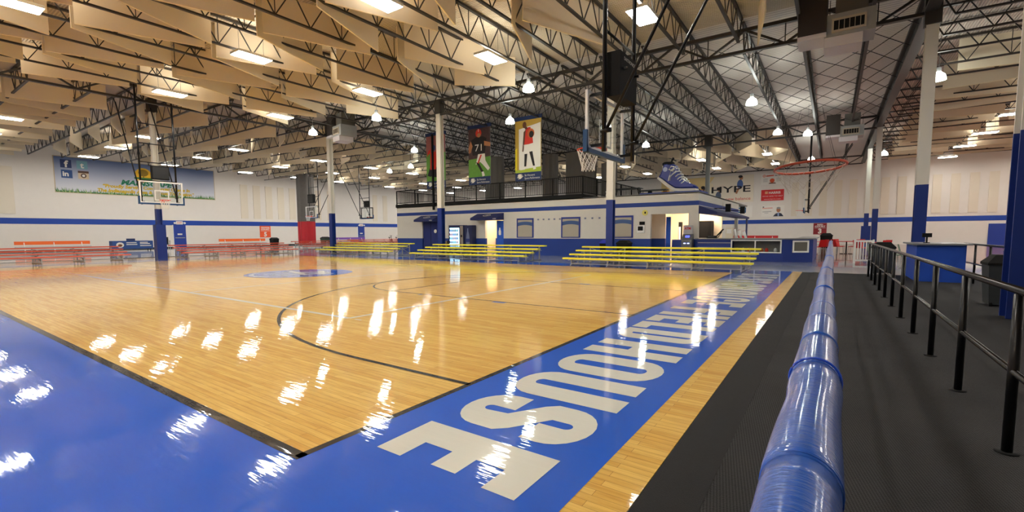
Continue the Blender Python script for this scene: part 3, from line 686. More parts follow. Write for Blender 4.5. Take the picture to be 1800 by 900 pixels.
# ------------------------------------------------------------------ spectator stands
def stand(L, name, label, seat, loc, rz, grp, ends='grey'):
    """4 rows; seats run along local x, rows rise along +y"""
    t = thing(name, loc, label, 'bleachers', grp, rz)
    for r in range(4):
        y = r*.6; z = .33+r*.138
        MB().box(-L/2, L/2, y-.13, y+.13, z-.06, z).build('seat_plank', seat, t)
        if r: MB().box(-L/2+.1, L/2-.1, y-.42, y-.2, z-.26, z-.235).build('foot_plank', ALU, t)
    n = max(4, int(L/1.5)+1)
    for i in range(n):
        x = -L/2+.35+i*(L-.7)/(n-1); c = MB()
        for r in range(4):
            y = r*.6; z = .33+r*.138; c.box(x-.025, x+.025, y-.025, y+.025, .012, z-.035)
        c.bar((x,-.1,.03), (x,1.95,.03), .04); c.bar((x,0,.1), (x,1.8,.5), .03); c.build('support_frame', ALU, t)
    c = MB()
    for i in range(0, n-1, 2):
        x0 = -L/2+.35+i*(L-.7)/(n-1); x1 = x0+(L-.7)/(n-1); c.bar((x0,1.83,.08), (x1,1.83,.68), .025); c.bar((x0,1.83,.68), (x1,1.83,.08), .025)
    c.bar((-L/2+.35,0,.09), (L/2-.35,0,.09), .03); c.build('cross_brace', ALU, t)
    return t
stand(6.92, 'bleacher_stand', 'yellow four-row stand nearest the counter, right of three', YEL, (-5.51, 16.95, 0), 0, 'yellow stands')
stand(7.35, 'bleacher_stand', 'yellow four-row stand in front of the vending machines, middle of three', YEL, (-14.93, 17.6, 0), 0, 'yellow stands')
stand(7.6, 'bleacher_stand', 'yellow four-row stand at the far left, partly hiding a column foot', YEL, (-25.3, 18.75, 0), 0, 'yellow stands')
GO = 'orange red stands'
stand(7.0, 'bleacher_stand', 'orange-red four-row stand at the left edge of the picture', ORG, (-31.2, 5.4, 0), PI/2, GO)
stand(7.2, 'bleacher_stand', 'orange-red four-row stand right of the padded blue column', ORG, (-31.1, 14.9, 0), PI/2, GO)
stand(7.0, 'bleacher_stand', 'orange-red stand partly hidden behind the left yellow stand', ORG, (-37.2, 26.2, -.012), PI/2, GO)
stand(7.0, 'bleacher_stand', 'orange-red stand far back in front of the purple bench', ORG, (-41.5, 35.2, -.012), PI/2, GO)

# benches with long coloured backboards along the walls
def bench(loc, L, col, label, rz=PI/2):
    t = thing('team_bench', loc, label, 'bench', None, rz)
    MB().box(-L/2, L/2, .28, .33, .62, .90).build('backrest', col, t); MB().box(-L/2, L/2, -.1, .2, .40, .45).build('seat', ALU, t)
    n = 3
    for i in range(n):
        x = -L*.38+i*L*.38; c = MB(); c.box(x-.03, x+.03, -.08, .28, .012, .05); c.box(x-.03, x+.03, .05, .1, .05, .40); c.bar((x,.15,.42), (x,.3,.8), .05); c.build('leg', WHT, t)
    return t
bench((-53.7, 10.2, -.012), 4.7, ORGP, 'bench with long orange backboard, left of the blue display')
bench((-53.7, 25.7, -.012), 5.0, ORGP, 'bench with long orange backboard, right of the exit door')
bench((-53.7, 39.9, -.012), 4.9, PURP, 'bench with long purple backboard near the far exit door')
bench((-7.2, 59.6, -.012), 4.6, REDP, 'bench with long red backboard beyond the counter', 0)

# ------------------------------------------------------------------ basketball goals
def goal(loc, rz, label, rungs=(4.9, 5.8, 6.75), clock=None, grp='ceiling hung basketball goals', front=WHT):
    t = thing('basketball_goal', loc, label, 'basketball goal', grp, rz)
    MB().box(-.008, .008, -.86, .86, 2.96, 3.92).build('glass_board', GLASS, t)
    c = MB()
    for a, b2, z0, z1_ in ((-.915,.915,3.91,3.97), (-.915,.915,2.90,2.97)): c.box(-.025, .025, a, b2, z0, z1_)
    for y in (-.915, .85): c.box(-.025, .025, y, y+.065, 2.97, 3.91)
    c.build('board_frame', front, t)
    c = MB()
    for a, b2, z0, z1_ in ((-.305,.305,3.50,3.55), (-.305,.305,3.05,3.10)): c.box(-.012, -.009, a, b2, z0, z1_)
    for y in (-.305, .255): c.box(-.012, -.009, y, y+.05, 3.1, 3.5)
    c.build('target_square', WHT, t)
    c = MB(); c.box(-.04, .04, -.94, .94, 2.84, 2.92); c.box(-.04, .04, -.97, -.90, 2.84, 3.24); c.box(-.04, .04, .90, .97, 2.84, 3.24); c.build('edge_padding', mat('slate_blue_padding', (28, 74, 122), .6), t)
    c = MB(); c.path([(-.38+.229*math.cos(a), .229*math.sin(a), 3.05) for a in [2*PI*k/28 for k in range(28)]], .011, 8, True)
    c.box(-.15, -.01, -.06, .06, 3.0, 3.06); c.bar((-.02,-.09,2.97), (-.25,-.19,3.04), .015); c.bar((-.02,.09,2.97), (-.25,.19,3.04), .015)
    c.box(-.03, -.01, -.09, .09, 2.96, 3.09)
    rim = c.build('rim', REDRIM, t, False)
    c = MB(); R0, H = .225, .42
    N = 12
    def rp(k, j):
        s = j/5; r = lerp(R0, .125, min(1, s*1.15))+(.012 if j == 5 else 0); a = 2*PI*(k+.5*(j % 2))/N; return (-.38+r*math.cos(a), r*math.sin(a), 3.035-H*s)
    for j in range(5):
        for k in range(N):
            c.bar(rp(k, j), rp(k if j % 2 == 0 else k, j+1), .009)
            c.bar(rp(k, j), rp(k-1 if j % 2 == 0 else k+1, j+1), .009)
    c.build('net', NET, rim)
    for y in (-.75, .75):
        c = MB(); c.cyl((.28,y,2.84), (.28,y,9.2), .042, 12); c.build('hanging_pole', BLK, t, True)
        c = MB(); c.cyl((.32,y,3.22), (3.0,y,8.15), .03, 10); c.cyl((.22,y,3.22), (.42,y,3.22), .045, 8); c.build('diagonal_brace', BLK, t, True)
        for z in (2.97, 3.9): MB().bar((0,y*.98,z), (.28,y,z), .05).build('board_bracket', BLK, t)
    for z in tuple(rungs)+(4.02,): c = MB(); c.cyl((.28,-.75,z), (.28,.75,z), .026, 8); c.build('cross_rung', BLK, t, True)
    return t
def clock_box(loc, rz, label, big=1.0):
    t = thing('shot_clock', loc, label, 'shot clock', None, rz)
    MB().box(-.13*big, .13*big, -.44*big, .44*big, 0, .80*big).build('clock_case', BLKM, t)
    c = MB(); c.box(-.13*big-.006, -.13*big, -.41*big, .41*big, .04*big, .74*big); c.build('display_face', mat('dark_display', (12, 12, 14), .25), t)
    
    for y in (-.3, .3): MB().bar((.14*big,y,.5*big), (.22,y,.5*big), .04).build('mount', BLK, t)
    return t
goal((-3.81, 8.97, 0), 0, 'large glass basketball goal hanging nearest the camera, seen side-on', rungs=(5.02,))
tc_ = clock_box((-3.42, 8.8, 3.86), 0, 'black shot clock box above the nearest glass backboard', 1.0)
c = MB(); text_mb(c, 'DAKTRONICS', .09, lambda a, b2, d: (d, a, b2), 0, align='CENTER'); 
o = c.build('maker_lettering', PAPER, tc_); o.location = (.146, 0, .66)
goal((-27.25, 9.2, 0), PI, 'glass basketball goal facing the camera in front of the padded left column')
clock_box((-27.3, 9.2, 4.07), PI, 'black shot clock box above the left hand backboard', .82)
goal((-40.6, 25.75, 0), PI/2, 'small distant basketball goal in front of the grey and red curtain')
clock_box((-40.6, 25.8, 4.3), PI/2, 'black box above the backboard before the curtain', 1.0)
goal((-38.3, 30.4, 0), -PI/2, 'distant basketball goal seen from behind, above the far exit door', front=BLK)
clock_box((-38.3, 30.4, 4.0), -PI/2, 'black box above the backboard seen from behind', .8)
goal((-1.95, 45.5, 0), 0, 'distant basketball goal seen edge-on below the giant red hoop')

# giant hoop
t = thing('giant_hoop', (-1.22, 32.2, 5.0), 'giant orange-red hoop with a loose string net hanging over the counter', 'hoop')
R = 1.74
def gp(a, r=R, dz=0): return (r*math.cos(a), r*math.sin(a), -.13*math.sin(a)+.10*math.cos(a)+dz)
c = MB(); c.path([gp(2*PI*k/56) for k in range(56)], .07, 10, True); rim = c.build('hoop_ring', mat('rust_red_steel', (190, 74, 46), .5), t, True)
c = MB(); N = 14
for j in range(4):
    for k in range(N):
        def q(k_, j_): s = j_/4; return gp(2*PI*(k_+.5*(j_ % 2))/N, R*(1-.45*s), -1.25*s*(1+.12*math.sin(k_*2.1)))
        c.bar(q(k, j), q(k, j+1), .014); c.bar(q(k, j), q(k-1 if j % 2 == 0 else k+1, j+1), .014)
c.build('string_net', mat('pale_brown_string', (198, 184, 170), .8), rim)
c = MB()
for k in range(4): a = PI/4+k*PI/2; p = gp(a); c.bar(p, (p[0]*.4, p[1]*.4, 3.2), .014)
c.bar((0,0,3.1), (0,0,4.2), .02); c.build('hanging_cable', STEEL, t)

# ------------------------------------------------------------------ booth building with mezzanine
YB, TOPZ = 24.2, 3.3
wb = MB()
def seg(x0, x1, z0=0, z1_=TOPZ): 
    for a, b2, m in ((0, 1.0, 1), (1.0, 2.66, 0), (2.66, 2.88, 1), (2.88, TOPZ, 0)):
        lo, hi = max(a, z0), min(b2, z1_)
        if hi > lo: wb.box(x0, x1, YB, YB+.2, lo-.012 if lo == 0 else lo, hi, m)
seg(-27.0, -24.35); seg(-24.35, -22.75, 2.2); seg(-22.75, -18.6); seg(-18.6, -17.12, 2.16)
seg(-17.12, -7.75); seg(-7.75, -5.86, 2.27); seg(-5.86, -5.4)
wb.box(-27.0, -26.8, YB+.2, 40, -.012, TOPZ, 0); wb.box(-5.6, -5.4, YB+.2, 36, 2.35, 2.66, 0); wb.box(-5.6, -5.4, YB+.2, 36, 2.66, 2.88, 1); wb.box(-5.6, -5.4, YB+.2, 36, 2.88, TOPZ, 0)
wb.box(-5.6, -5.4, 35.8, 36, -.012, 2.35, 0)
struct('wall_booth', wb, [MEZW, MEZB], 'booth wall with blue base, white upper part and blue stripe')
struct('floor', MB().box(-27, -5.4, YB, 40, TOPZ-.05, TOPZ+.02), mat('mezzanine_deck', (150, 148, 144), .8), 'mezzanine deck over the booth')
struct('trim_2', MB().box(-27.05, -11.6, YB-.06, YB+.16, TOPZ, TOPZ+.22), BLKM, 'black edge beam of the mezzanine')
# foyer, toilets and concession rooms
ro = MB(); ro.box(-8.3, -5.4, 30.2, 30.35, -.012, 3.25, 0); ro.box(-8.45, -8.3, 24.4, 30.35, -.012, 3.25, 0)
ro.box(-8.4, -5.6, 24.4, 30.2, 3.05, 3.2, 0)
ro.box(-8.3, -7.3, 25.3, 25.4, -.012, 1.0, 1); ro.box(-8.3, -7.3, 25.3, 25.4, 1.0, 3.05, 0)
struct('wall_foyer', ro, [GLOWW, MEZB], 'warm painted walls of the lit foyer')
ro = MB(); ro.box(-19.0, -16.9, 25.9, 26.0, -.012, 1.0, 1); ro.box(-19.0, -16.9, 25.9, 26.0, 1.0, 3.1, 0); ro.box(-19.1, -19.0, 24.4, 26, -.012, 3.1, 0); ro.box(-16.9, -16.8, 24.4, 26, -.012, 3.1, 0); ro.box(-19, -16.9, 24.4, 26, 2.7, 2.8, 0)
struct('wall_alcove', ro, [GLOWW, MEZB], 'warm walls of the alcove behind the second awning')
def lamp(loc, e, sx, sy, label, col=(255, 232, 200)):
    t = thing('room_ceiling_lamp', loc, label, 'lamp'); MB().box(-sx, sx, -sy, sy, -.03, 0).build('diffuser', mat('warm_lamp_diffuser_%d' % e, (255, 240, 210), .5, emit=e, emit_c=col), t)
    MB().box(-sx-.03, sx+.03, -sy-.03, sy+.03, 0, .04).build('frame', WHT, t)
lamp((-17.9, 25.2, 2.66), 14, .3, .3, 'warm ceiling lamp inside the alcove behind the second awning')
lamp((-6.9, 27.5, 3.01), 13, .6, .6, 'warm ceiling lamp inside the lit foyer')
lamp((-6.0, 29.2, 3.01), 12, .25, .5, 'warm ceiling lamp over the concession counter')
d = struct('door_1', MB().box(-17.68, -17.14, YB+.02, YB+.07, -.01, 2.14), BROOM, 'bright blue door leaf with a white sign')
c = MB(); c.lathe((0,0,0), [(.01,-.24),(.09,-.22),(.1,0),(.05,.12),(.04,.22),(.01,.24)], 10); o = c.build('door_sign', PAPER, d); o.location = (-17.42, YB, 1.45); o.scale = (1, .1, 1)
d = struct('door_2', MB().box(-24.3, -22.8, YB+.05, YB+.1, -.01, 2.18), mat('dark_blue_door', (18, 38, 110), .5), 'dark blue double door below the first awning')
c = MB(); c.cyl((-23.1,YB+.03,1.5), (-23.1,YB+.05,1.5), .13, 14); c.build('round_sign', PAPER, d); MB().box(-23.56, -23.54, YB+.04, YB+.05, 0, 2.18).build('door_gap', BLKM, d)
def awning(x0, x1, label):
    t = thing('door_awning', ((x0+x1)/2, YB, 2.18), label, 'awning', None); w2 = (x1-x0)/2
    P = [(-w2,0,.44), (w2,0,.44), (w2,-.75,.14), (-w2,-.75,.14), (-w2,-.75,0), (w2,-.75,0), (-w2,0,0), (w2,0,0)]
    c = MB(); c.add(P, [(0,1,2,3),(3,2,5,4),(0,3,4,6),(1,7,5,2),(6,4,5,7),(0,6,7,1)]); c.build('awning_cover', NAVY, t)
    c = MB(); pts = [(.28*math.cos(a), .15*math.sin(a)) for a in [2*PI*k/24 for k in range(24)]]
    fn = lambda a, b2, d: (a, -.375+b2*.93, .29+b2*.37+d)
    c.stroke(pts, .045, fn, .012, True); c.stroke([(-.12,-.06),(.02,.09),(.0,-.07),(.14,.07)], .04, fn, .013); c.build('round_emblem', PAPER, t)
    c = MB(); text_mb(c, 'MEN' if x0 < -20 else 'WOMEN', .1, lambda a, b2, d: (a, -.755, .03+b2), 0, width=.26); o = c.build('small_lettering', PAPER, t); o.location = (w2-.34, 0, 0)
    return t
awning(-24.45, -22.6, 'navy awning over the dark blue doors left of the column')
awning(-19.25, -17.1, 'navy awning with white emblem over the lit alcove')
# shutters
for k, (x0, x1) in enumerate(((-16.1,-14.88), (-12.98,-11.76), (-9.9,-8.67))):
    m = struct('window_%d' % (k+1), MB().box(x0, x1, YB-.03, YB+.0, 1.05, 2.24), mat('window_frame_blue', (20, 48, 140), .5), 'blue framed service window, %s of three from the left' % ORD[k])
    MB().box(x0+.09, x1-.09, YB-.036, YB-.03, 1.1, 2.14).build('roller_shutter', mat('beige_shutter', (176, 168, 152), .6), m)
    c = MB(); n = 10; top = []; bot = []
    for i in range(n+1):
        a = i/n; x = lerp(x0+.09, x1-.09, a); arc_ = .07*(1-(2*a-1)**2); top.append((x, YB-.04, 1.98+arc_*.8)); bot.append((x, YB-.04, 1.76+arc_))
    c.add(top+bot, [(i, i+1, n+2+i, n+1+i) for i in range(n)]); c.build('valance_band', mat('steel_blue_band', (58, 88, 140), .5), m)
# numbered hooks on the wall
for k in range(9):
    x = -14.55+k*.37 if k < 5 else -11.45+(k-5)*.43
    o = MB().box(x-.05, x+.05, YB-.03, YB-.001, 2.1, 2.19).build('wall_hook', mat('hook_grey', (120, 124, 150), .5)); tag(o, 'small grey hook plate on the booth wall, %s from the left' % ORD[k], 'hook', 'hook plates between the service windows')
o = MB().box(-8.33, -8.05, YB-.04, YB-.001, 1.73, 1.9).build('notice_plate', BLKM); tag(o, 'small dark plate on the booth wall above the white framed notice', 'plate')
t = thing('framed_notice', (-8.25, YB, 1.55), 'white framed black notice on the booth wall', 'notice'); MB().box(-.2, .2, -.06, -.001, -.24, .14).build('frame', WHT, t); MB().box(-.15, .12, -.066, -.06, -.12, .1).build('notice_face', BLKM, t)
t = thing('round_wall_sign', (-8.05, YB, 2.36), 'yellow round sign high on the booth wall', 'sign'); c = MB(); c.cyl((0,-.03,0), (0,-.001,0), .15, 20); c.build('plate', mat('sign_yellow', (226, 214, 110), .5), t); MB().box(-.02, .06, -.04, -.03, -.05, .05).build('symbol', BLKM, t)
# vending
t = thing('drinks_vending_machine', (-20.72, 23.75, -.012), 'lit glass-fronted drinks vending machine between the awnings', 'vending machine')
c = MB(); c.box(-.65, .65, -.02, .4, 0, 1.9); c.build('cabinet', mat('navy_cabinet', (22, 34, 78), .4), t); MB().box(-.56, .28, -.035, -.02, .35, 1.72).build('lit_interior', mat('cool_lit_back', (190, 220, 236), .4, emit=1.3, emit_c=(170, 215, 240)), t)
MB().box(.36, .62, -.035, -.02, .1, 1.85).build('control_panel', mat('warm_grey_metal', (146, 136, 124), .4), t); MB().box(.44, .54, -.045, -.035, 1.1, 1.25).build('coin_slot', BLKM, t)
bc = [mat('bottle_blue', (40, 70, 150), .3), mat('bottle_dark', (50, 40, 60), .3), mat('bottle_teal', (60, 130, 150), .3), mat('bottle_red', (150, 50, 60), .3)]
for r in range(5):
    MB().box(-.56, .28, -.07, -.036, .42+r*.26, .435+r*.26).build('shelf', GALV, t)
    for k in range(8):
        c = MB(); c.lathe((-.5+k*.1, -.075, .435+r*.26), [(.032,0),(.032,.11),(.012,.16),(.012,.19)], 8); o = c.build('drink_bottle', bc[(r+k//3) % 4]); o.location = (-20.72, 23.75, -.012)
        tag(o, 'drink bottle on the %s shelf from the bottom of the lit machine, %s from left' % (ORD[r], ORD[k]), 'bottle', 'bottles in the lit vending machine')
t = thing('snack_vending_machine', (-19.67, 23.75, -.012), 'navy vending machine with a bottle picture, right of the lit one', 'vending machine')
MB().box(-.34, .34, -.02, .4, 0, 1.88).build('cabinet', mat('navy_cabinet', (22, 34, 78), .4), t)
c = MB(); c.flat([(-.14,.5),(.14,.5),(.16,.9),(.12,1.25),(.05,1.5),(.05,1.68),(-.05,1.68),(-.05,1.5),(-.12,1.25),(-.16,.9)], lambda a, b2, d: (a-.02, d, b2), -.026); c.build('bottle_picture', mat('pale_bottle_print', (110, 120, 150), .4), t); MB().box(-.18, .14, -.03, -.027, .78, 1.0).build('picture_label', mat('label_blue', (40, 56, 120), .4), t)
o = MB().box(-22.2, -21.7, 23.9, 24.19, -.012, .82).build('storage_box', mat('brown_box', (120, 104, 80), .7)); tag(o, 'brown box on the floor left of the lit vending machine', 'box')
# mezzanine railing
t = thing('mezzanine_railing', (0,0,0), 'black baluster railing along the edge of the mezzanine', 'railing')
Z0, Z1 = TOPZ+.22, 4.52
def run(p, q, n):
    p = Vector(p); q = Vector(q)
    c = MB(); c.bar(p+Vector((0,0,Z1)), q+Vector((0,0,Z1)), .05); c.build('top_rail', BLKM, t)
    c = MB(); c.bar(p+Vector((0,0,Z0+.1)), q+Vector((0,0,Z0+.1)), .035); c.build('bottom_rail', BLKM, t)
    for i in range(n):
        a, b2 = p.lerp(q, i/n), p.lerp(q, (i+1)/n); c = MB(); c.bar(a+Vector((0,0,Z0-.2)), a+Vector((0,0,Z1)), .06); c.build('rail_post', BLKM, t)
        m_ = int((b2-a).length/.125); c = MB()
        for j in range(1, m_): s = a.lerp(b2, j/m_); c.bar(s+Vector((0,0,Z0+.1)), s+Vector((0,0,Z1)), .02)
        c.build('balusters', BLKM, t)
run((-27.0, YB+.02, 0), (-11.65, YB+.02, 0), 8); run((-11.65, YB+.02, 0), (-11.65, 34.0, 0), 5); run((-27.0, YB+.02, 0), (-27.0, 33.0, 0), 4)
struct('floor', MB().box(-11.75, -11.6, YB+.1, 34, TOPZ, TOPZ+.2), BLKM, 'black edge beam returning along the mezzanine')
# things up there
def table_up(loc, label):
    t = thing('folding_table', loc, label, 'table'); MB().box(-.9, .9, -.35, .35, .70, .75).build('tabletop', DGREY, t)
    for sx in (-1, 1):
        c = MB(); c.bar((sx*.75,-.25,0), (sx*.75,.25,.7), .035); c.bar((sx*.75,.25,0), (sx*.75,-.25,.7), .035); c.build('leg', BLKM, t)
table_up((-10.6, 28.4, TOPZ+.02), 'dark folding table on the mezzanine right of the nearest column'); table_up((-9.6, 30.4, TOPZ+.02), 'dark folding table farther back on the mezzanine')
t = thing('folding_chair', (-10.9, 26.4, TOPZ+.02), 'white framed folding chair on the mezzanine beside the column', 'chair')
MB().box(-.2, .2, -.2, .2, .42, .46).build('seat', WHT, t); MB().box(-.2, .2, .2, .23, .6, .88).build('backrest', WHT, t)
for sx in (-1, 1):
    c = MB(); c.bar((sx*.2,-.25,0), (sx*.2,.22,.88), .025); c.bar((sx*.2,.25,0), (sx*.2,-.18,.44), .025); c.build('leg', WHT, t)
def bundle(x, y, r1, r2, z0, z1_, name, label, mats, split=None, n=44, folds=9, seed=1):
    c = MB(); rr = random.Random(seed); ph = rr.random()*6
    zs = [z0, z0+.02]+[lerp(z0, z1_, k/8) for k in range(1, 8)]+[z1_]
    if split: zs = sorted(zs+[split])
    rings = []
    for z in zs:
        rings.append([(x+r1*math.cos(a)*(1+.09*math.sin(folds*a+ph)+.05*math.sin(2*folds*a)), y+r2*math.sin(a)*(1+.09*math.sin(folds*a+ph)), z) for a in [2*PI*k/n for k in range(n)]])
    vs = [v for g in rings for v in g]; fs = []
    for i in range(len(zs)-1):
        for j in range(n): fs.append((i*n+j, i*n+(j+1)%n, (i+1)*n+(j+1)%n, (i+1)*n+j))
    c.add(vs, fs)
    c.mi = [(1 if split and zs[i//n] < split else 0) for i in range(len(fs))]
    c.add(rings[-1], [tuple(range(n))], 0)
    o = c.build(name, mats, None, True); return tag(o, label, 'curtain')
bundle(-47.55, 29.5, 1.05, .75, .25, 7.83, 'divider_curtain', 'gathered divider curtain, grey mesh above and red vinyl below', [GREYN, REDV], 2.73)
c = MB(); c.bar((-56,29.5,7.85), (-30,29.5,7.85), .06); [c.bar((xx,29.5,7.85), (xx,29.5,9.2), .03) for xx in (-55,-47.5,-40,-31)]; tag(c.build('curtain_track', STEEL), 'dark track carrying the grey and red curtain', 'curtain track')
for k, (x, rw, zt, lab) in enumerate(((-22.1, .85, 7.3, 'grey gathered curtain right of the football banner'), (-17.0, .55, 7.0, 'narrow grey gathered curtain by the basketball banner'), (-14.6, 1.1, 6.95, 'broad grey gathered curtain left of the near rim net'), (-12.45, .5, 6.0, 'grey gathered curtain behind the column at the near backboard'))):
    bundle(x, 30, rw, .4, TOPZ+.03, zt, 'gathered_curtain', lab, [mat('grey_curtain_cloth', (150, 146, 142), .9)], seed=k)
def net(p, q, z0, z1_, label):
    c = MB(); p = Vector(p); q = Vector(q); n = 30
    for i in range(n):
        a, b2 = p.lerp(q, i/n), p.lerp(q, (i+1)/n); c.add([(a.x,a.y,z0),(b2.x,b2.y,z0),(b2.x,b2.y,z1_),(a.x,a.y,z1_)], [(0,1,2,3)])
    return tag(c.build('divider_netting', NETTING), label, 'netting', 'divider netting around the mezzanine')
net((-27.0, 24.9, 0), (-11.5, 24.9, 0), TOPZ+.02, 8.0, 'dark see-through netting hanging behind the sports banners')
net((-11.5, 24.9, 0), (-11.5, 40, 0), TOPZ+.02, 8.0, 'dark see-through netting running back above the mezzanine, behind the shoe')

# ------------------------------------------------------------------ hanging sports banners
FX = lambda x0, y, z0: (lambda a, b2, d: (x0+a, y-d, z0+b2))
def banner(x0, x1, label, art):
    t = thing('hanging_banner', (x0, 24.05, 4.5), label, 'banner', 'sports banners above the mezzanine'); W, H = x1-x0, 3.6
    fn = lambda a, b2, d: (a, -d, b2)
    c = MB(); c.box(0, W, -.005, .005, 0, H, 0); c.build('banner_sheet', mat('banner_ground', (205, 205, 205), .6), t)
    MB().box(-.05, W+.05, -.04, .04, H, H+.22).build('header_bar', mat('banner_navy', (20, 44, 92), .6), t)
    c = MB(); c.bar((.2,0,H+.2), (.2,0,4.6), .012); c.bar((W-.2,0,H+.2), (W-.2,0,4.6), .012); c.build('hanging_cord', STEEL, t)
    c = MB(); c.flat([(0,0),(W,0),(W,.5),(0,.5)], fn, .008, 0)
    c.flat([(.12,.2),(.35,.22),(.55,.36),(.3,.36)], fn, .010, 1); c.flat([(.2,.12),(.4,.14),(.6,.3),(.35,.26)], fn, .011, 1); c.flat([(.15,.3),(.3,.31),(.5,.42),(.25,.42)], fn, .012, 1)
    nv = len(c.v); 
    c.build('banner_footer', [mat('banner_navy', (20, 44, 92), .6), PAPER], t)
    c2 = MB(); text_mb(c2, 'St.Vincent', .17, lambda a, b2, d: (a+.68, -d, b2+.27), .013, 0, width=.72); text_mb(c2, 'Sports Performance', .17, lambda a, b2, d: (a+.68, -d, b2+.09), .013, 0, width=W-.78); c2.build('footer_lettering', PAPER, t)
    a = MB(); mats_ = art(a, fn, W, H); a.build('banner_picture', mats_, t); return t
def E(cx, cy, rx, ry, n=14, rot=0): return [(cx+rx*math.cos(2*PI*k/n)*math.cos(rot)-ry*math.sin(2*PI*k/n)*math.sin(rot), cy+rx*math.cos(2*PI*k/n)*math.sin(rot)+ry*math.sin(2*PI*k/n)*math.cos(rot)) for k in range(n)]
G1 = mat('print_grass', (96, 150, 60), .7, noise=.2); SK = mat('print_skin', (176, 120, 84), .7); SKD = mat('print_dark_skin', (96, 58, 40), .7); BK = mat('print_black', (24, 22, 26), .7); RD = mat('print_red', (206, 48, 34), .7); WH = mat('print_white', (228, 226, 222), .7); DG = mat('print_dark_crowd', (70, 50, 54), .7, noise=.5, nscale=6); OR = mat('print_orange', (186, 92, 44), .7); GD = mat('print_gold', (178, 148, 60), .7); PK = mat('print_dusk', (150, 92, 92), .7, noise=.2)
def art1(c, f, W, H):
    c.flat([(0,.5),(W,.5),(W,2.4),(0,2.4)], f, .01, 0); c.flat([(0,2.4),(W,2.4),(W,H),(0,H)], f, .01, 1)
    c.flat([(.1,.9),(.9,.75),(1.5,1.0),(1.2,1.5),(.3,1.4)], f, .014, 2); c.flat([(.35,1.3),(.9,1.3),(1.05,2.5),(.4,2.5)], f, .016, 3); c.flat([(.05,2.2),(.4,2.5),(.5,2.75),(.2,2.6)], f, .016, 3); c.flat([(.9,2.4),(1.5,1.9),(1.55,2.0),(.95,2.7)], f, .016, 3)
    c.flat(E(.72,2.78,.17,.2), f, .018, 4); c.flat([(.3,1.3),(.6,1.3),(.4,.8),(.15,.9)], f, .018, 2); return [G1, PK, BK, RD, mat('print_blue', (50, 70, 120), .7)]
def art2(c, f, W, H):
    c.flat([(0,.5),(W,.5),(W,1.75),(0,1.65)], f, .01, 0); c.flat([(0,1.65),(W,1.75),(W,H),(0,H)], f, .01, 1)
    c.flat([(.35,1.9),(1.35,1.9),(1.5,2.9),(1.2,3.05),(.6,3.05),(.2,2.85)], f, .014, 2)           # jersey
    c.flat(E(.85,3.28,.24,.26), f, .018, 3); c.flat(E(.88,3.15,.15,.14), f, .019, 4); c.flat([(.82,3.36),(.86,3.36),(.86,3.54),(.82,3.54)], f, .02, 5)
    c.flat([(.2,2.85),(.0,2.4),(.05,2.05),(.2,2.1),(.35,2.5)], f, .015, 4); c.flat([(1.3,2.75),(1.8,2.6),(1.8,2.35),(1.3,2.45)], f, .015, 4)
    c.flat([(.8,1.95),(1.35,1.95),(1.4,1.5),(1.75,1.0),(1.6,.85),(1.15,1.3),(.95,1.45),(.6,1.3),(.75,1.75)], f, .016, 5); c.flat([(1.0,1.9),(1.12,1.9),(.85,1.35),(.75,1.4)], f, .018, 3)
    c.flat([(.62,1.45),(.85,1.4),(1.25,.8),(1.08,.75)], f, .017, 2); c.flat([(1.08,.8),(1.25,.82),(1.35,.55),(1.15,.5)], f, .018, 5)
    text_mb(c, '71', .62, lambda a, b2, d: f(a+.52, b2+2.15, d), .02, 5, width=.55); return [G1, DG, BK, RD, SK, WH]
def art3(c, f, W, H):
    c.flat([(0,.5),(W,.5),(W,H),(0,H)], f, .009, 0); c.flat([(.27,.5),(W-.04,.5),(W-.04,3.35),(.27,3.1)], f, .011, 1); c.flat([(0,.5),(W,.5),(W,.78),(0,.66)], f, .013, 2); c.flat([(.0,.6),(.14,.6),(.14,2.0),(.0,1.9)], f, .0125, 3)
    c.flat([(.62,2.1),(1.3,2.1),(1.25,2.6),(1.1,3.15),(.8,3.15),(.68,2.9)], f, .016, 4)
    c.flat([(.62,2.9),(.78,3.05),(.68,2.3),(.6,1.75),(.52,1.75)], f, .017, 5); c.flat(E(.68,3.32,.14,.19), f, .018, 5); c.flat([(.68,3.2),(.85,3.2),(.9,3.05),(.72,3.05)], f, .0175, 5)
    c.flat([(.6,2.15),(.95,2.15),(.95,1.6),(.7,1.6)], f, .017, 7); c.flat([(.95,2.15),(1.3,2.2),(1.22,1.65),(1.02,1.65)], f, .017, 7)
    c.flat([(.68,1.6),(.88,1.6),(.8,.85),(.66,.85)], f, .018, 6); c.flat([(1.02,1.7),(1.24,1.72),(1.42,.85),(1.28,.85)], f, .018, 6)
    c.flat([(.6,.85),(.8,.85),(.72,.68),(.35,.65)], f, .019, 7); c.flat([(1.28,.85),(1.42,.85),(1.5,.66),(1.3,.62)], f, .019, 7)
    c.flat(E(1.13,2.78,.25,.28), f, .02, 8); c.flat(E(1.17,2.72,.16,.2), f, .021, 6); return [GD, WH, mat('print_lime', (166, 186, 60), .7), mat('print_yellow', (226, 206, 40), .7), RD, SKD, BK, WH, OR]
banner(-23.65, -21.85, 'tall hanging sports banner half hidden by a white column', art1)
banner(-19.8, -18.0, 'tall hanging banner of a football player wearing number 71', art2)
banner(-16.1, -14.25, 'tall hanging banner of a basketball player in red', art3)

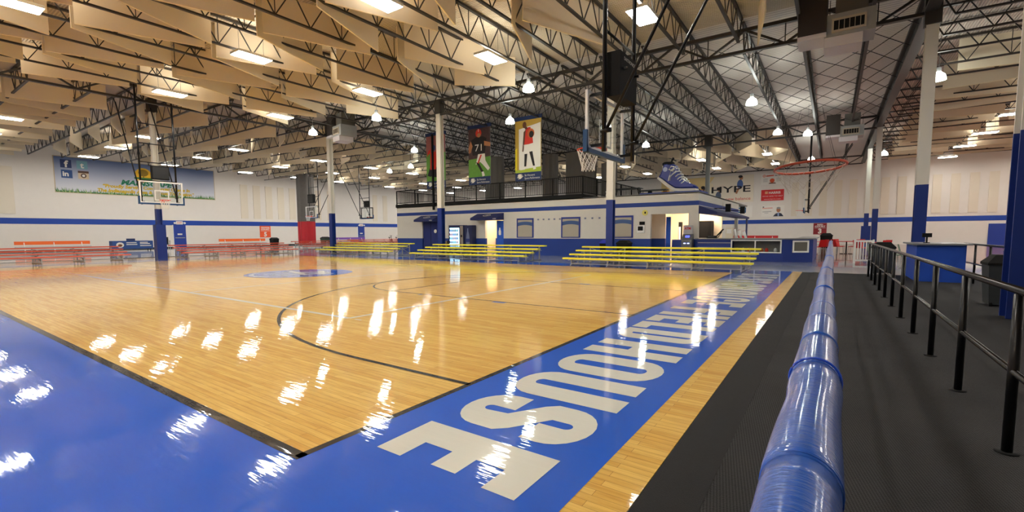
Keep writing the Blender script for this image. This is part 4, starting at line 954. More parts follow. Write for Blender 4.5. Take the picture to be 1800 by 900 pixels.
# ------------------------------------------------------------------ giant shoe on its plinth
o = MB().box(-8.6, -5.45, 24.9, 26.4, TOPZ+.02, TOPZ+.13).build('shoe_plinth', mat('plinth_blue', (28, 56, 140), .6)); tag(o, 'low blue platform on the booth roof carrying the giant shoe', 'platform')
t = thing('giant_shoe', (-6.75, 25.6, TOPZ+.13), 'giant blue high-top sneaker with white laces on the booth roof', 'shoe sculpture')
def sculpt(poly, hw, name, m, parent, inset=.12, sub=6, y0=0, bulge=1):
    cx = sum(p[0] for p in poly)/len(poly); cz = sum(p[1] for p in poly)/len(poly); n = len(poly); vs = []; fs = []
    for k in range(sub+1):
        s = -1+2*k/sub; e = 1-inset*(abs(s)**3)*bulge
        for (a, b2) in poly: vs.append((cx+(a-cx)*e, y0+s*hw, cz+(b2-cz)*e))
    for k in range(sub):
        for i in range(n): fs.append((k*n+i, k*n+(i+1)%n, (k+1)*n+(i+1)%n, (k+1)*n+i))
    fs += [tuple(range(n)), tuple(range((sub+1)*n-1, sub*n-1, -1))]
    c = MB(); c.add(vs, fs); return c.build(name, m, parent, False)
SB = mat('sneaker_blue', (26, 52, 150), .35, coat=.5, noise=.1)
# profile in local x (toe to +x), z ; heel raised on the left
up = [(-1.02,.86),(-.86,1.20),(-.76,1.56),(-.62,1.60),(-.45,1.50),(-.28,1.52),(-.12,1.42),(-.08,1.25),(.02,1.0),(.14,.78),(.38,.55),(.66,.40),(.9,.30),(1.0,.20),(.95,.12),(.3,.14),(-.1,.18),(-.45,.42),(-.8,.72)]
sculpt(up, .34, 'shoe_upper', SB, t, .16)
sculpt([(-1.08,.80),(-1.02,.88),(-.8,.74),(-.45,.44),(-.1,.2),(.3,.16),(.98,.13),(1.0,.0),(.3,.0),(-.14,.05),(-.5,.28),(-.85,.58)], .36, 'rubber_sole', mat('sole_white', (226, 222, 210), .5), t, .05)
lc = MB()
for k in range(6):
    x = -.12+.10*k; z = 1.22-.15*k if k < 4 else .80-.12*(k-3)
    for sgn in (-1, 1):
        lc.path([(x-.16,sgn*.33,z-.12), (x-.04,sgn*.34,z-.02), (x+.10,sgn*.16,z+.03), (x+.12,-sgn*.05,z-.03)], .028, 6)
lc.path([(-.1,-.3,1.3), (-.3,-.38,1.15), (-.38,-.38,.85), (-.44,-.37,.6)], .03, 6); lc.path([(-.1,-.3,1.3), (-.3,-.38,1.36), (-.42,-.38,1.2), (-.2,-.36,1.1)], .03, 6); lc.path([(-.05,-.33,1.1), (-.3,-.38,.85), (-.36,-.38,.62)], .03, 6)
lc.build('laces', mat('lace_white', (236, 236, 230), .7), t, True)
c = MB(); c.cyl((-.62,-.345,1.22), (-.62,-.33,1.22), .12, 20); o = c.build('ankle_emblem', mat('emblem_pale', (180, 190, 220), .6), t)
c = MB(); c.lathe((-.55,0,1.52), [(.3,-.05),(.32,.05),(.26,.1)], 16); c.build('collar_lining', BLKM, t, True)
c = MB(); c.cyl((-.45,0,1.5), (-.3,0,1.85), .05, 8); c.build('tongue_tip', BLKM, t)
o = MB().box(-9.1, -8.9, 27.8, 28.0, TOPZ+.02, TOPZ+.5).build('roof_vent_pipe', BLKM); tag(o, 'small dark vent on the booth roof behind the shoe', 'vent')

# ------------------------------------------------------------------ concession side
t = thing('side_awning', (-5.4, 24.2, 0), 'long navy awning along the side of the concession stand', 'awning')
c = MB(); L = 10.5
c.add([(0,0,2.64),(.85,0,2.30),(.85,0,2.18),(0,0,2.24),(0,L,2.64),(.85,L,2.30),(.85,L,2.18),(0,L,2.24)], [(0,4,5,1),(1,5,6,2),(0,1,2,3),(4,7,6,5),(3,2,6,7)]); c.build('awning_cover', NAVY, t)
for k in range(2):
    s = thing('wall_speaker', (-4.65+k*.2, 27.6+k*3.5, 2.62), 'black box loudspeaker over the side awning, %s' % ('nearer', 'farther')[k], 'speaker', 'loudspeakers over the side awning'); MB().box(-.12, .12, -.1, .1, -.2, .22).build('speaker_cabinet', BLKM, s); MB().box(-.125, -.12, -.08, .08, -.17, .19).build('grille', DGREY, s); MB().box(-.78, -.1, -.02, .02, -.02, .02).build('bracket', BLKM, s)
struct('trim_3', MB().box(-4.66, -4.56, 34.1, 34.2, -.012, 2.2), mat('post_blue_grey', (90, 100, 150), .5), 'slim post under the far end of the side awning')
CB = mat('counter_blue', (20, 50, 132), .5)
t = thing('service_counter', (0,0,-.012), 'long blue concession counter with grey worktop and glass display', 'counter')
pl_ = [(-5.35,23.8),(-1.75,23.8),(-.66,24.45),(-.66,31.0),(-1.3,31.0),(-1.3,24.9),(-1.95,24.45),(-5.35,24.45)]
c = MB(); holes = [(-3.78,-2.86),(-2.80,-1.86)]
c.box(-5.35, -3.8, 23.8, 24.45, 0, 1.0); c.box(-3.8, -1.82, 23.8, 24.45, 0, .42); c.box(-3.8, -1.82, 23.8, 24.45, .95, 1.0); c.box(-3.8, -1.82, 24.3, 24.45, .42, .95)
c.prism([(-1.82,23.8),(-1.75,23.8),(-.66,24.45),(-.66,31.0),(-1.3,31.0),(-1.3,24.9),(-1.82,24.45)], XY, 0, 1.0); c.build('counter_body', CB, t)
c = MB(); c.prism([(-5.45,23.72),(-1.72,23.72),(-.56,24.42),(-.56,31.1),(-1.35,31.1),(-1.35,24.95),(-1.95,24.5),(-5.45,24.5)], XY, 1.0, 1.05); c.build('worktop', mat('grey_worktop', (128, 130, 132), .35), t)
c = MB(); c.box(-3.84, -1.8, 23.76, 23.8, .93, .98); c.box(-3.84, -1.8, 23.76, 23.8, .39, .44)
for x in (-3.84, -2.86, -1.85): c.box(x, x+.05, 23.76, 23.8, .44, .93)
c.build('display_frame', WHT, t); MB().box(-3.8, -1.82, 23.785, 23.79, .44, .93).build('display_glass', GLASS, t)
MB().box(-3.79, -1.83, 24.28, 24.3, .43, .94).build('display_back', mat('display_inside', (150, 146, 140), .7), t)
dx, dy = 1.09/1.269, .65/1.269
def ang(a, z, d): return (-1.75+dx*a+dy*d, 23.8+dy*a-dx*d, z)
c = MB()
for a0, a1, z0, z1_ in ((.4,1.08,.88,.95), (.4,1.08,.42,.49), (.4,.46,.49,.88), (1.02,1.08,.49,.88)):
    c.add([ang(a0,z0,0),ang(a1,z0,0),ang(a1,z1_,0),ang(a0,z1_,0),ang(a0,z0,.04),ang(a1,z0,.04),ang(a1,z1_,.04),ang(a0,z1_,.04)], [(4,5,6,7),(0,1,5,4),(3,7,6,2),(0,4,7,3),(1,2,6,5)])
c.build('small_window_frame', WHT, t); c = MB(); c.add([ang(.46,.49,.006),ang(1.02,.49,.006),ang(1.02,.88,.006),ang(.46,.88,.006)], [(0,1,2,3)]); c.build('small_window_pane', mat('dark_case_glass', (110, 106, 100), .2, coat=1), t)
c = MB(); c.box(-5.3, -3.85, 23.775, 23.8, .82, .85); c.box(-5.3, -3.85, 23.775, 23.8, .6, .63); c.build('bumper_strip', ALU, t)
# goods in the display
gd = [(-3.6,'print_lime'),(-3.35,'print_white'),(-3.1,'print_red'),(-2.6,'print_orange'),(-2.4,'print_red'),(-2.05,'print_white')]
for k, (x, mn) in enumerate(gd):
    c = MB(); c.lathe((x,24.05,.42), [(.06,0),(.08,.05),(.06,.14),(.02,.18)], 10); tag(c.build('display_item', _mats[mn]), '%s small item standing in the glass display, %s from the left' % (mn.split('_')[1], ORD[k]), 'goods', 'goods in the counter display')
t = thing('cash_machine', (-5.78, 23.72, -.012), 'grey cash machine with ATM sign standing left of the counter', 'cash machine')
AG = mat('atm_grey', (98, 98, 100), .45)
c = MB(); c.prism([(-.16,0),(.24,0),(.24,1.25),(.1,1.25),(.02,1.12),(-.14,.98),(-.16,.9)], lambda a, b2, d: (d, a, b2), -.24, .24); c.build('machine_body', AG, t)
MB().box(-.2, .2, .02, .2, 1.25, 1.68).build('sign_box', mat('atm_sign_grey', (176, 176, 180), .4), t); c = MB(); text_mb(c, 'ATM', .17, lambda a, b2, d: (a, .012, 1.47+b2), 0, align='CENTER', bold=.006, width=.3); c.build('sign_lettering', mat('atm_red', (200, 40, 50), .5), t)
c = MB(); c.add([(-.1,-.01,1.08),(.1,-.01,1.08),(.1,.055,1.18),(-.1,.055,1.18)], [(0,1,2,3)]); c.v = [(a, b2-.012, z+.004) for a, b2, z in c.v]; c.build('screen', mat('atm_screen', (60, 70, 200), .3, emit=1.0, emit_c=(70, 80, 220)), t)
c = MB(); c.box(-.13, -.04, -.175, -.16, .78, .82); c.box(.04, .13, -.175, -.16, .78, .82); c.build('lit_slots', mat('atm_lit', (160, 180, 255), .3, emit=2.5, emit_c=(150, 170, 255)), t)
# machines behind / on the counter
def boxy(name, loc, s, col, label, cat, extra=None):
    t = thing(name, loc, label, cat); MB().box(-s[0]/2, s[0]/2, -s[1]/2, s[1]/2, 0, s[2]).build('casing', col, t)
    MB().box(-s[0]*.35, s[0]*.35, -s[1]/2-.012, -s[1]/2, s[2]*.45, s[2]*.85).build('front_panel', extra or DGREY, t); return t
boxy('cash_register', (-4.75, 24.15, 1.038), (.42, .35, .12), BLKM, 'low black till lying on the left end of the worktop', 'till')
boxy('drink_machine', (-3.98, 24.2, 1.038), (.3, .3, .5), mat('cream_plastic', (224, 216, 196), .5), 'cream drink machine on the worktop right of the black till', 'drink machine', WHT)
t = thing('tilted_screen', (-4.38, 24.1, 1.046), 'black tilted till screen on the worktop', 'screen'); c = MB(); c.bar((-.1,0,0), (.08,0,.3), .03); c.build('stand', BLKM, t); c = MB(); c.bar((-.12,.0,.12), (.14,0,.42), .26, .03); c.build('screen', BLKM, t)
for k in range(3):
    t = thing('paper_cup_stack', (-3.68+k*.2, 24.2, 1.038), 'leaning white cup stack on the worktop, %s from the left' % ORD[k], 'cups', 'cup stacks on the worktop'); c = MB(); c.cyl((0,0,0), (-.1,0,.42-.05*k), .05, 12, .06); c.build('cups', WHT, t, True); c = MB(); c.cyl((-.1,0,.42-.05*k), (-.105,0,.44-.05*k), .065, 12); c.build('cup_rim', mat('cup_pink', (220, 170, 170), .5), t, True)
boxy('drinks_fridge', (-6.25, 29.6, -.012), (.9, .7, 2.0), BLKM, 'tall black fridge at the back of the lit foyer', 'fridge', BLKM)
boxy('snack_machine', (-6.9, 28.6, -.012), (.5, .5, 1.75), RED, 'red snack machine inside the lit foyer', 'snack machine', mat('warm_snack_front', (240, 190, 110), .4, emit=.6))
boxy('display_stand', (-7.45, 28.9, -.012), (.16, .3, 1.95), BLKM, 'tall narrow black stand inside the lit foyer', 'stand', WHT)
o = MB().box(-7.28, -7.04, 25.34, 25.38, -.012, 2.15).build('door_leaf', BROOM); tag(o, 'blue door leaf just inside the lit foyer', 'door')
o = MB().box(-6.75, -6.05, 24.6, 25.2, -.012, .95).build('cabinet', CB); tag(o, 'low blue cabinet inside the foyer left of the cash machine', 'cabinet')

# white gate and tables
t = thing('picket_gate', (1.08, 24.3, -.012), 'white picket gate standing on the pale floor left of the railing end', 'gate')
MB().box(-.32, -.24, -.03, .03, 0, 1.02).build('gate_post', WHT, t); MB().box(-.24, .34, -.02, .02, .90, .97).build('top_rail', WHT, t); MB().box(-.24, .34, -.02, .02, .10, .17).build('bottom_rail', WHT, t); MB().box(.30, .36, -.025, .025, 0, 1.0).build('gate_post', WHT, t)
for k in range(6): MB().box(-.19+k*.09, -.15+k*.09, -.012, .012, .17, .90).build('picket', WHT, t)
def chair(loc, rz, label, col, grp):
    t = thing('plastic_chair', loc, label, 'chair', grp, rz)
    c = MB(); c.box(-.22, .22, -.22, .2, .43, .46); c.build('seat', col, t)
    c = MB(); c.add([(-.22,.2,.46),(.22,.2,.46),(.22,.23,.46),(-.22,.23,.46),(-.2,.3,.86),(.2,.3,.86),(.2,.32,.86),(-.2,.32,.86)], [(0,1,5,4),(2,3,7,6),(4,5,6,7),(1,2,6,5),(3,0,4,7)]); c.build('backrest', col, t)
    for sx in (-1, 1):
        for sy in (-1, 1): c = MB(); c.bar((sx*.2,sy*.2,.43), (sx*.23,sy*.24,0), .022); c.build('leg', ALU, t)
    return t
def rtable(loc, label, col):
    t = thing('round_table', loc, label, 'table', 'red tables'); c = MB(); c.cyl((0,0,.72), (0,0,.75), .5, 24); c.build('tabletop', col, t); c = MB(); c.cyl((0,0,.03), (0,0,.72), .035, 10); c.build('pedestal', BLKM, t); c = MB(); c.bar((-.3,0,.015), (.3,0,.015), .05, .03); c.bar((0,-.3,.015), (0,.3,.015), .05, .03); c.build('foot', BLKM, t)
rtable((-.95, 32.6, -.004), 'round red table just right of the counter end', RED); rtable((.72, 34.0, -.004), 'round red table beyond the end of the blue padded rail', RED); rtable((1.75, 31.6, -.004), 'round red table behind the white picket gate', RED)
nm = (('just right of the counter end', -.95, 32.6), ('beyond the padded rail end', .72, 34.0), ('behind the white picket gate', 1.75, 31.6))
for k, (w_, x, y) in enumerate(nm):
    for j, a in enumerate((-2.4, -.9, .6, 2.2)):
        chair((x+.62*math.cos(a), y+.62*math.sin(a), -.004), a-PI/2, 'red plastic chair at the table %s, %s around it' % (w_, ORD[j]), RED, 'red chairs at the round tables')
GRN = mat('grey_green_plastic', (92, 120, 100), .5)
for k in range(7):
    chair((1.5+k*.2, 24.6-k*.62, -.012), PI*.45, 'grey-green chair lined up behind the railing, %s from the gate' % ORD[k], GRN, 'grey-green chairs behind the railing')
for k in range(3):
    t = thing('folding_table', (4.0+.1*k, 15.4+k*1.1, .004), 'pale folding table right of the kiosk railing, %s from the near side' % ORD[k], 'table', 'pale folding tables right of the kiosk'); MB().box(-.4, .4, -.45, .45, .68+.05*k, .72+.05*k).build('tabletop', mat('pale_grey_top', (170, 172, 178), .5), t)
    for sx in (-1, 1): c = MB(); c.bar((sx*.3,-.35,0), (sx*.3,.35,.68+.05*k), .03); c.bar((sx*.3,.35,0), (sx*.3,-.35,.68+.05*k), .03); c.build('leg', ALU, t)

# ------------------------------------------------------------------ wall graphics
# left banner on the side wall; a = along y, b = z
t = thing('wall_banner', (XL, 11.0, 5.22), 'long blue sky and grass sponsor banner on the side wall', 'banner')
f = lambda a, b2, d: (.03+d, a, b2)
W, H = 12.85, 3.1
MB().box(.0, .03, -.06, W+.06, -.06, H+.06).build('banner_frame', mat('banner_edge_tan', (190, 172, 140), .6), t)
bm = bpy.data.materials.new('sky_print'); bm.use_nodes = True; nt = bm.node_tree; bs = nt.nodes['Principled BSDF']; bs.inputs['Roughness'].default_value = .6
tcn = nt.nodes.new('ShaderNodeTexCoord'); sp = nt.nodes.new('ShaderNodeSeparateXYZ'); rp_ = nt.nodes.new('ShaderNodeValToRGB'); rp_.color_ramp.elements[0].color = s2l((206, 208, 216))+(1,); rp_.color_ramp.elements[1].color = s2l((92, 116, 164))+(1,); rp_.color_ramp.elements[0].position = .15
nt.links.new(tcn.outputs['Generated'], sp.inputs[0]); nt.links.new(sp.outputs[2], rp_.inputs[0]); nt.links.new(rp_.outputs[0], bs.inputs['Base Color'])
MB().box(.03, .034, 0, W, 0, H).build('banner_face', bm, t)
c = MB(); rr = random.Random(5)
for k in range(330):
    a = rr.random()*W; h = .15+.32*rr.random(); s = rr.uniform(-.14, .14); c.flat([(max(0,a-.035),0),(min(W,a+.035),0),(a+s,h)], f, .008+.0002*(k % 20), rr.choice((0,0,1)))
c.flat([(0,0),(W,0),(W,.1),(0,.1)], f, .007, 0); c.build('grass_print', [mat('print_green', (62, 120, 60), .7), mat('print_pale_green', (150, 176, 110), .7)], t)
c = MB(); c.flat(E(6.45, 2.0, .72, .72, 24), f, .012, 0); c.flat([(5.7,1.62),(7.2,1.62),(7.2,1.8),(5.7,1.8)], f, .014, 1); c.flat(E(6.45,2.25,.42,.34,16), f, .016, 2); c.flat([(6.4,1.8),(6.5,1.8),(6.5,2.1),(6.4,2.1)], f, .0165, 2); c.build('sun_tree_emblem', [mat('print_sun', (240, 190, 40), .7), mat('print_green', (62, 120, 60), .7), mat('print_olive', (150, 120, 30), .7)], t)
c = MB(); text_mb(c, 'MAINSCAPE', .62, lambda a, b2, d: f(a+4.6, b2+1.0, d), .016, 0, bold=.028, shear=.25, width=4.3); c.build('company_lettering', mat('print_brand_green', (22, 118, 84), .7), t)
c = MB(); text_mb(c, '\u201cProudly Serving Commercial Clients In', .42, lambda a, b2, d: f(a+3.2, b2+.64, d), .018, 0, bold=.020, shear=.2, width=7.2); text_mb(c, 'The Indianapolis Area & Across The Nation\u201d', .42, lambda a, b2, d: f(a+2.8, b2+.22, d), .018, 0, bold=.020, shear=.2, width=8.0); c.build('slogan_lettering', mat('print_script_yellow', (206, 172, 16), .7), t)
c = MB()
for k, (a0, b0) in enumerate(((.4,2.15), (1.5,2.15), (.42,1.25), (1.55,1.25))):
    c.flat([(a0,b0),(a0+.75,b0),(a0+.75,b0+.72),(a0,b0+.72)], f, .012, (0,1,2,3)[k])
text_mb(c, 'f', .8, lambda a, b2, d: f(a+.68, b2+2.22, d), .016, 4, bold=.03); text_mb(c, 'in', .6, lambda a, b2, d: f(a+.5, b2+1.42, d), .016, 4, bold=.02)
text_mb(c, 't', .7, lambda a, b2, d: f(a+1.75, b2+2.24, d), .016, 4, bold=.02); c.flat(E(1.93,1.55,.2,.2,16), f, .016, 5); c.flat(E(1.93,1.55,.11,.11,12), f, .017, 4); c.flat([(1.55,1.78),(2.3,1.78),(2.3,1.97),(1.55,1.97)], f, .016, 5)
c.build('social_icons', [mat('icon_blue', (46, 62, 110), .7), mat('icon_teal', (120, 170, 184), .7), mat('icon_navy', (50, 84, 140), .7), mat('icon_cream', (206, 186, 156), .7), PAPER, mat('icon_brown', (92, 66, 56), .7)], t)
# court signs
def court_sign(name, loc, f, W, H, col, l1, l2, num, label):
    t = thing(name, loc, label, 'sign'); c = MB(); c.prism([(0,0),(W,0),(W,H),(0,H)], f, 0, .03); c.build('sign_plate', col, t)
    c = MB(); text_mb(c, l1, .2, lambda a, b2, d: f(a+W/2, b2+H*.80, d), .036, 0, align='CENTER', bold=.008, width=min(.8*W, .17*len(l1))); text_mb(c, l2, .2, lambda a, b2, d: f(a+W/2, b2+H*.65, d), .036, 0, align='CENTER', bold=.008, width=.8*W)
    c.flat([(W*.08,H*.56),(W*.92,H*.56),(W*.92,H*.58),(W*.08,H*.58)], f, .036); text_mb(c, num, .7, lambda a, b2, d: f(a+W/2, b2+H*.1, d), .036, 0, align='CENTER', bold=.03); c.build('sign_lettering', PAPER, t)
court_sign('court_sign', (XL, 28.65, 1.0), lambda a, b2, d: (d, a, b2), 1.3, 1.38, mat('sign_orange', (236, 90, 40), .5), 'ORANGE', 'COURT', '5', 'orange square sign reading orange court 5 on the side wall')
court_sign('court_sign', (-1.7, YF, 1.0), lambda a, b2, d: (a, -d, b2), 1.2, 1.22, DKRED, 'RED', 'COURT', '3', 'dark red square sign reading red court 3 on the end wall')
fw = lambda a, b2, d: (a, -d, b2)
def poster(x0, x1, z0, z1_, label, col, draw, name='wall_poster'):
    t = thing(name, (x0, YF, z0), label, 'poster'); MB().box(0, x1-x0, -.06, 0, 0, z1_-z0).build('poster_board', col, t)
    c = MB(); ms = draw(c, x1-x0, z1_-z0); c.build('poster_print', ms, t)
def dh(c, W, H):
    F = lambda a, b2, d: fw(a, b2, .06+d)
    rr = random.Random(2)
    c.flat([(0,0),(W*.62,0),(W*.5,H*.5),(W*.6,H),(0,H)], F, .004, 0)
    for k in range(7): c.flat(E(W*(.04+.085*k), H*(.45+.15*math.sin(k*2.3)), .25+.15*rr.random(), .5+.3*rr.random(), 12, rr.uniform(-.5, .5)), F, .006+.0003*k, (1,3,2,0,4)[k % 5])
    for k, (x, z) in enumerate(((.27,.66),(.475,.34),(.645,.26),(.865,.66))):
        c.flat(E(W*x, H*z, .32, .55, 12), F, .012, (5,2,5,6)[k]); c.flat(E(W*x+.1, H*z+.75, .2, .24, 12), F, .013, 7); c.flat([(W*x-.2,H*z-.4),(W*x,H*z-.4),(W*x-.3,H*z-1.1),(W*x-.5,H*z-1.0)], F, .0125, 7); c.flat(E(W*x+.02, H*z+.9, .24, .16, 10), F, .014, 8)
    text_mb(c, 'NOT', 1.05, lambda a, b2, d: F(a+W*.31, b2+H*.36, d), .03, 8, bold=.012, width=W*.2); text_mb(c, 'HYPE', 1.05, lambda a, b2, d: F(a+W*.56, b2+H*.38, d), .03, 8, bold=.012, width=W*.40)
    text_mb(c, 'new balance', .5, lambda a, b2, d: F(a+W*.72, b2+H*.08, d), .02, 9, width=W*.25)
    return [mat('print_sand', (226, 200, 140), .7), mat('print_ochre', (214, 150, 66), .7), mat('print_brown', (120, 76, 50), .7), mat('print_cream', (236, 222, 190), .7), OR, mat('print_blue_grey', (80, 92, 116), .7), mat('print_denim', (70, 100, 160), .7), SK, BK, RD]
poster(-18.2, -7.65, 4.8, 7.95, 'wide tan sports poster reading not hype, on the end wall', mat('poster_cream', (228, 218, 198), .6), dh)
def dt(c, W, H):
    F = lambda a, b2, d: fw(a, b2, .06+d); c.stroke(E(.3, H-.25, .13, .13, 16), .05, F, .004, True, 0); c.flat(E(.3, H-.25, .05, .05, 10), F, .004, 0); c.flat([(.5,H-.34),(1.25,H-.3),(1.25,H-.18),(.5,H-.2)], F, .004, 0); c.flat([(1.35,H-.32),(1.9,H-.32),(1.9,H-.2),(1.35,H-.2)], F, .004, 1); c.flat(E(1.1,.45,.24,.24,14), F, .004, 0); c.flat([(.75,.1),(1.5,.1),(1.4,.22),(.85,.22)], F, .006, 2)
    for x in (.2, 1.5):
        for z in (.35, .5, .65): c.flat([(x,z),(x+.45,z),(x+.45,z+.04),(x,z+.04)], F, .004, 1)
    return [mat('print_orange_red', (220, 90, 50), .7), mat('print_grey', (150, 150, 150), .7), mat('print_brown', (120, 76, 50), .7)]
poster(-6.9, -4.65, 6.65, 7.9, 'white poster with an orange ring, topmost beside the wide tan poster', PAPER, dt)
def dr(c, W, H):
    F = lambda a, b2, d: fw(a, b2, .06+d); text_mb(c, 'HARRIS', .36, lambda a, b2, d: F(a+.75, b2+.76, d), .004, 0, bold=.01, width=1.15); c.flat([(.38,.76),(.66,.76),(.66,1.05),(.38,1.05)], F, .004, 1)
    text_mb(c, "WE\u2019RE HERE TO HELP", .17, lambda a, b2, d: F(a+.12, b2+.44, d), .004, 0, width=W-.24); text_mb(c, 'www.harriswealth.com' if 0 else 'www.harris.com', .15, lambda a, b2, d: F(a+.3, b2+.12, d), .004, 0, width=W-.6); return [WH, mat('print_peach', (226, 160, 120), .7)]
poster(-6.85, -4.6, 4.85, 6.08, 'red poster with white HARRIS lettering on the end wall', mat('poster_red', (206, 28, 34), .6), dr)
def dm(c, W, H):
    F = lambda a, b2, d: fw(a, b2, .06+d); c.flat([(W*.52,0),(W*.98,0),(W*.88,.32),(W*.76,.42),(W*.62,.3)], F, .004, 0); c.flat([(W*.72,.02),(W*.78,.02),(W*.78,.4),(W*.71,.4)], F, .006, 1); c.flat(E(W*.75,.72,.2,.27,16), F, .008, 2); c.flat(E(W*.75,.93,.2,.12,14), F, .009, 3)
    c.flat([(.1,H-.2),(.25,H-.2),(.25,H-.1),(.1,H-.1)], F, .004, 4); c.flat([(.08,H-.33),(1.1,H-.3),(1.1,H-.24),(.08,H-.27)], F, .004, 5); c.flat([(.1,.5),(1.0,.54),(1.0,.6),(.1,.56)], F, .004, 3); c.flat([(.3,.36),(.7,.38),(.7,.42),(.3,.4)], F, .004, 3)
    return [mat('print_suit', (50, 56, 76), .7), mat('print_shirt', (150, 170, 210), .7), SK, mat('print_grey', (150, 150, 150), .7), BK, mat('print_orange_red', (220, 90, 50), .7)]
poster(-6.75, -4.5, 3.05, 4.28, 'white poster with a portrait of a person in a suit', PAPER, dm)
def ds(c, W, H):
    F = lambda a, b2, d: fw(a, b2, .06+d); c.flat([(.3,.5),(1.25,.5),(1.25,1.12),(.3,1.12)], F, .004, 0); c.flat([(.38,.85),(1.15,.88),(1.15,.98),(.38,.95)], F, .006, 1); c.flat([(.38,.68),(1.0,.68),(1.0,.74),(.38,.74)], F, .006, 1); return [mat('print_teal', (24, 96, 140), .7), WH]
poster(-9.6, -7.7, 3.05, 4.35, 'white poster with a teal box just above the side awning end', PAPER, ds)
# padded wall panels
WP = mat('tan_wall_panel', (222, 212, 194), .9); 
for k in range(19):
    x = -3.85+k*1.29
    if x > XR-1: break
    o = MB().box(x, x+.66, YF-.07, YF, 3.02, 6.72).build('wall_panel', WP); tag(o, 'tall tan padded panel on the end wall, %s from the posters' % ORD[k], 'wall panel', 'tan padded panels on the end wall')
for k, y in enumerate((4.2, 7.4, 26.6, 28.05, 29.5, 31.0, 32.5, 36.1, 37.9, 45.5, 47.4)):
    o = MB().box(XL, XL+.07, y, y+(.8 if k > 1 else 1.0), 3.2, 7.1).build('wall_panel', WP); tag(o, 'tall tan padded panel on the side wall, %s from the near end' % ORD[k], 'wall panel', 'tan padded panels on the side wall')
# doors in the side wall, blue panel at the end wall
def wdoor(n, y0, y1, label):
    d = struct('door_%d' % n, MB().box(XL+.012, XL+.05, y0, y1, -.01, 2.36), mat('door_blue', (26, 58, 150), .5), label)
    MB().box(XL+.05, XL+.1, y0+.12, y1-.12, 1.02, 1.09).build('push_bar', GALV, d); MB().box(XL+.05, XL+.055, y0+.35, y1-.35, 1.35, 1.5).build('door_notice', PAPER, d); MB().box(XL+.013, XL+.06, y0-.06, y0, -.01, 2.4).build('door_frame', WHT, d)
    t = thing('exit_sign', (XL+.012, (y0+y1)/2, 2.45), 'exit sign with two emergency lamps over the %s' % label.split(',')[0], 'exit sign')
    MB().box(0, .1, -.3, .3, 0, .34).build('sign_case', PAPER, t); c = MB(); text_mb(c, 'EXIT', .24, lambda a, b2, d: (.104, a, b2+.08), 0, align='CENTER', bold=.01, width=.45); c.build('sign_lettering', RD, t)
    c = MB(); c.cyl((.1,-.45,.15), (.2,-.45,.13), .1, 12); c.cyl((.1,.45,.15), (.2,.45,.13), .1, 12); c.bar((.08,-.45,.15), (.08,.45,.15), .05); c.build('emergency_lamps', WHT, t)
wdoor(3, 19.72, 20.85, 'blue exit door right of the padded column, in the side wall')
wdoor(4, 42.7, 43.85, 'blue exit door beyond the yellow stands, in the side wall')
struct('door_5', MB().box(11.8, 14.0, YF-.06, YF-.012, -.01, 1.95), mat('door_blue', (26, 58, 150), .5), 'wide blue panel at the right of the end wall')  # door-shaped stand-in for blue padding at the wall
t = thing('blue_display_table', (-51.9, 14.95, -.012), 'blue printed display table against the side wall left of the padded column', 'display')
c = MB(); c.box(-.4, .4, -1.5, 1.5, .14, .86); c.build('printed_skirt', mat('display_blue', (36, 74, 138), .6), t); c = MB()
for sy in (-1.3, 1.3): c.box(-.35, -.3, sy-.03, sy+.03, 0, .14); c.box(.3, .35, sy-.03, sy+.03, 0, .14)
c.build('table_feet', BLKM, t)
c = MB(); ff = lambda a, b2, d: (.4+d, a, b2); c.flat(E(-.95,.5,.28,.24,18), ff, .004, 0); c.flat(E(-.95,.46,.16,.12,12), ff, .006, 1)
for (a0, a1, z) in ((-.5,.25,.66),(-.5,.3,.5),(.5,1.1,.68),(.5,1.25,.56),(.5,1.35,.38)): c.flat([(a0,z),(a1,z),(a1,z+.07),(a0,z+.07)], ff, .004, 0)
c.build('skirt_print', [PAPER, mat('print_brown', (120, 76, 50), .7)], t)
t = thing('small_signboard', (-51.9, 14.9, .85), 'small dark sign standing on the blue display table', 'sign'); MB().box(-.03, .03, -.32, .32, 0, .2).build('board', mat('banner_navy', (20, 44, 92), .6), t)
for k, (y, lab) in enumerate(((18.2, 'grey stack of chairs between the padded column and the exit door'),)):
    for j in range(4):
        t = thing('stacked_chair', (-53.5, y, j*.12), 'grey chair in the stack by the exit door, %s from the bottom' % ORD[j], 'chair', 'stacked grey chairs'); MB().box(-.25, .25, -.25, .25, .42, .45).build('seat', DGREY, t); MB().box(-.27, -.24, -.25, .25, .45, .8).build('backrest', DGREY, t)
        for sx in (-1, 1):
            for sy in (-1, 1): MB().box(sx*.22-.015, sx*.22+.015, sy*.22-.015, sy*.22+.015, -.012 if j == 0 else .3, .42).build('leg', ALU, t)
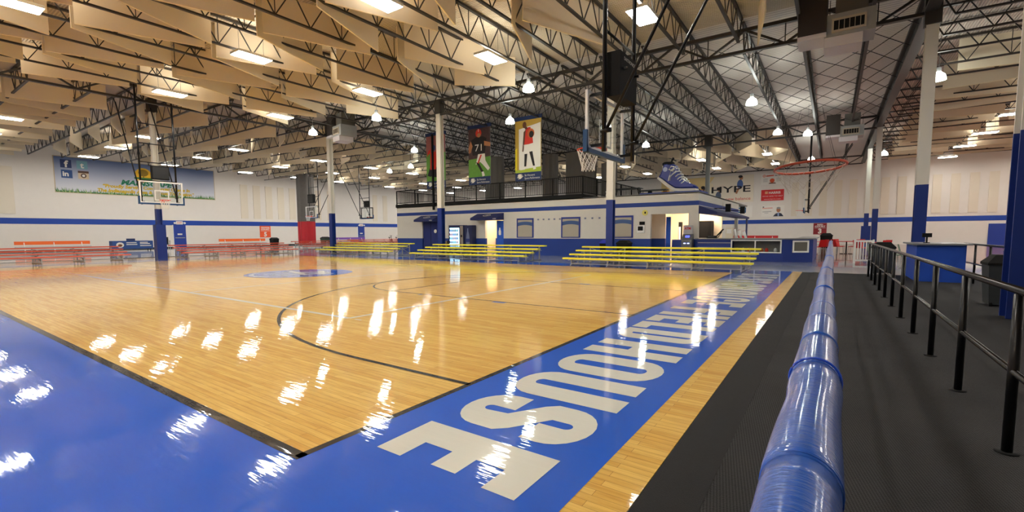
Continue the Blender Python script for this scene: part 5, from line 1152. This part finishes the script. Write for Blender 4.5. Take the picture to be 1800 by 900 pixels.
# exercise bikes near the far door
for k in range(3):
    t = thing('exercise_bike', (-52.5, 45.6+k*1.3, -.012), 'dark exercise bike right of the far exit door, %s from it' % ORD[k], 'exercise bike', 'exercise bikes by the far door')
    c = MB(); c.bar((-.5,0,.05), (.5,0,.05), .06); c.bar((-.2,0,.05), (-.1,0,.8), .05); c.bar((.3,0,.1), (.25,0,1.1), .05); c.build('frame', BLKM, t); c = MB(); c.cyl((.3,-.05,.35), (.3,.05,.35), .26, 18); c.build('flywheel', DGREY, t); MB().box(-.22, .0, -.1, .1, .8, .88).build('saddle', BLKM, t); c = MB(); c.bar((.2,-.25,1.1), (.2,.25,1.1), .035); c.build('handlebar', BLKM, t)
t = thing('gear_cart', (-52.0, 52.0, -.012), 'dark blue cart heaped with gear at the corner of the booth', 'cart'); MB().box(-.5, .5, -1.0, 1.0, .3, .9).build('cart_body', mat('cart_navy', (30, 44, 86), .7), t); c = MB(); c.lathe((0,0,.9), [(.5,0),(.42,.25),(.1,.42)], 12); c.build('gear_heap', BLKM, t)
for sy in (-.8, .8): c = MB(); c.cyl((-.4,sy,.15), (-.3,sy,.15), .15, 12); c.cyl((.3,sy,.15), (.4,sy,.15), .15, 12); c.bar((0,sy,.15), (0,sy,.35), .05); c.bar((-.35,sy,.15), (.35,sy,.15), .04); c.build('wheel', BLKM, t)

# ------------------------------------------------------------------ air handling units
DARKD = mat('dark_duct', (44, 36, 32), .6); PGAL = mat('pale_duct_end', (206, 200, 204), .4, metal=.3)
def ahu(loc, label, rz=0):
    t = thing('air_unit', loc, label, 'air unit', 'ceiling air units', rz)
    MB().box(-1.2, -.45, -.5, .5, .45, 1.72).build('dark_duct', DARKD, t); MB().box(-1.2, -.45, -.52, .5, .32, .45).build('duct_collar', PGAL, t)
    MB().box(-.25, .55, -.3, .6, .9, 1.72).build('upper_duct', mat('grey_duct', (96, 94, 90), .5, metal=.3), t)
    o = MB().box(-.5, .75, -.45, .6, .30, .95).build('plenum_box', GALV, t)
    c = MB(); c.box(-.32, .52, -.50, -.45, .40, .46); c.box(-.32, .52, -.50, -.45, .74, .80); c.box(-.32, -.27, -.50, -.45, .46, .74); c.box(.47, .52, -.50, -.45, .46, .74)
    c.build('grille_frame', mat('grille_tan', (176, 164, 144), .5), o); MB().box(-.27, .47, -.47, -.452, .46, .74).build('grille_opening', BLKM, o)
    c = MB()
    for k in range(5): x = -.15+k*.13; c.box(x, x+.015, -.49, -.47, .46, .74)
    c.build('grille_bars', mat('grille_tan', (176, 164, 144), .5), o)
    c = MB(); c.box(-.5, .45, -.42, .5, 0, .30); c.build('filter_tray', PGAL, t)
    c = MB(); c.bar((.7,.5,.9), (.7,.5,1.75), .02); c.bar((-.4,.5,.9), (-.4,.5,1.75), .02); c.build('hanger_rod', STEEL, t)
ahu((.05, 18.2, 6.95), 'large grey air unit with black grille, top right near the heavy girder')
ahu((.6, 37.0, 6.95), 'small distant grey air unit above the giant red hoop')
ahu((-25.6, 18.6, 7.15), 'grey air unit beside the top of the left middle column', -.2)
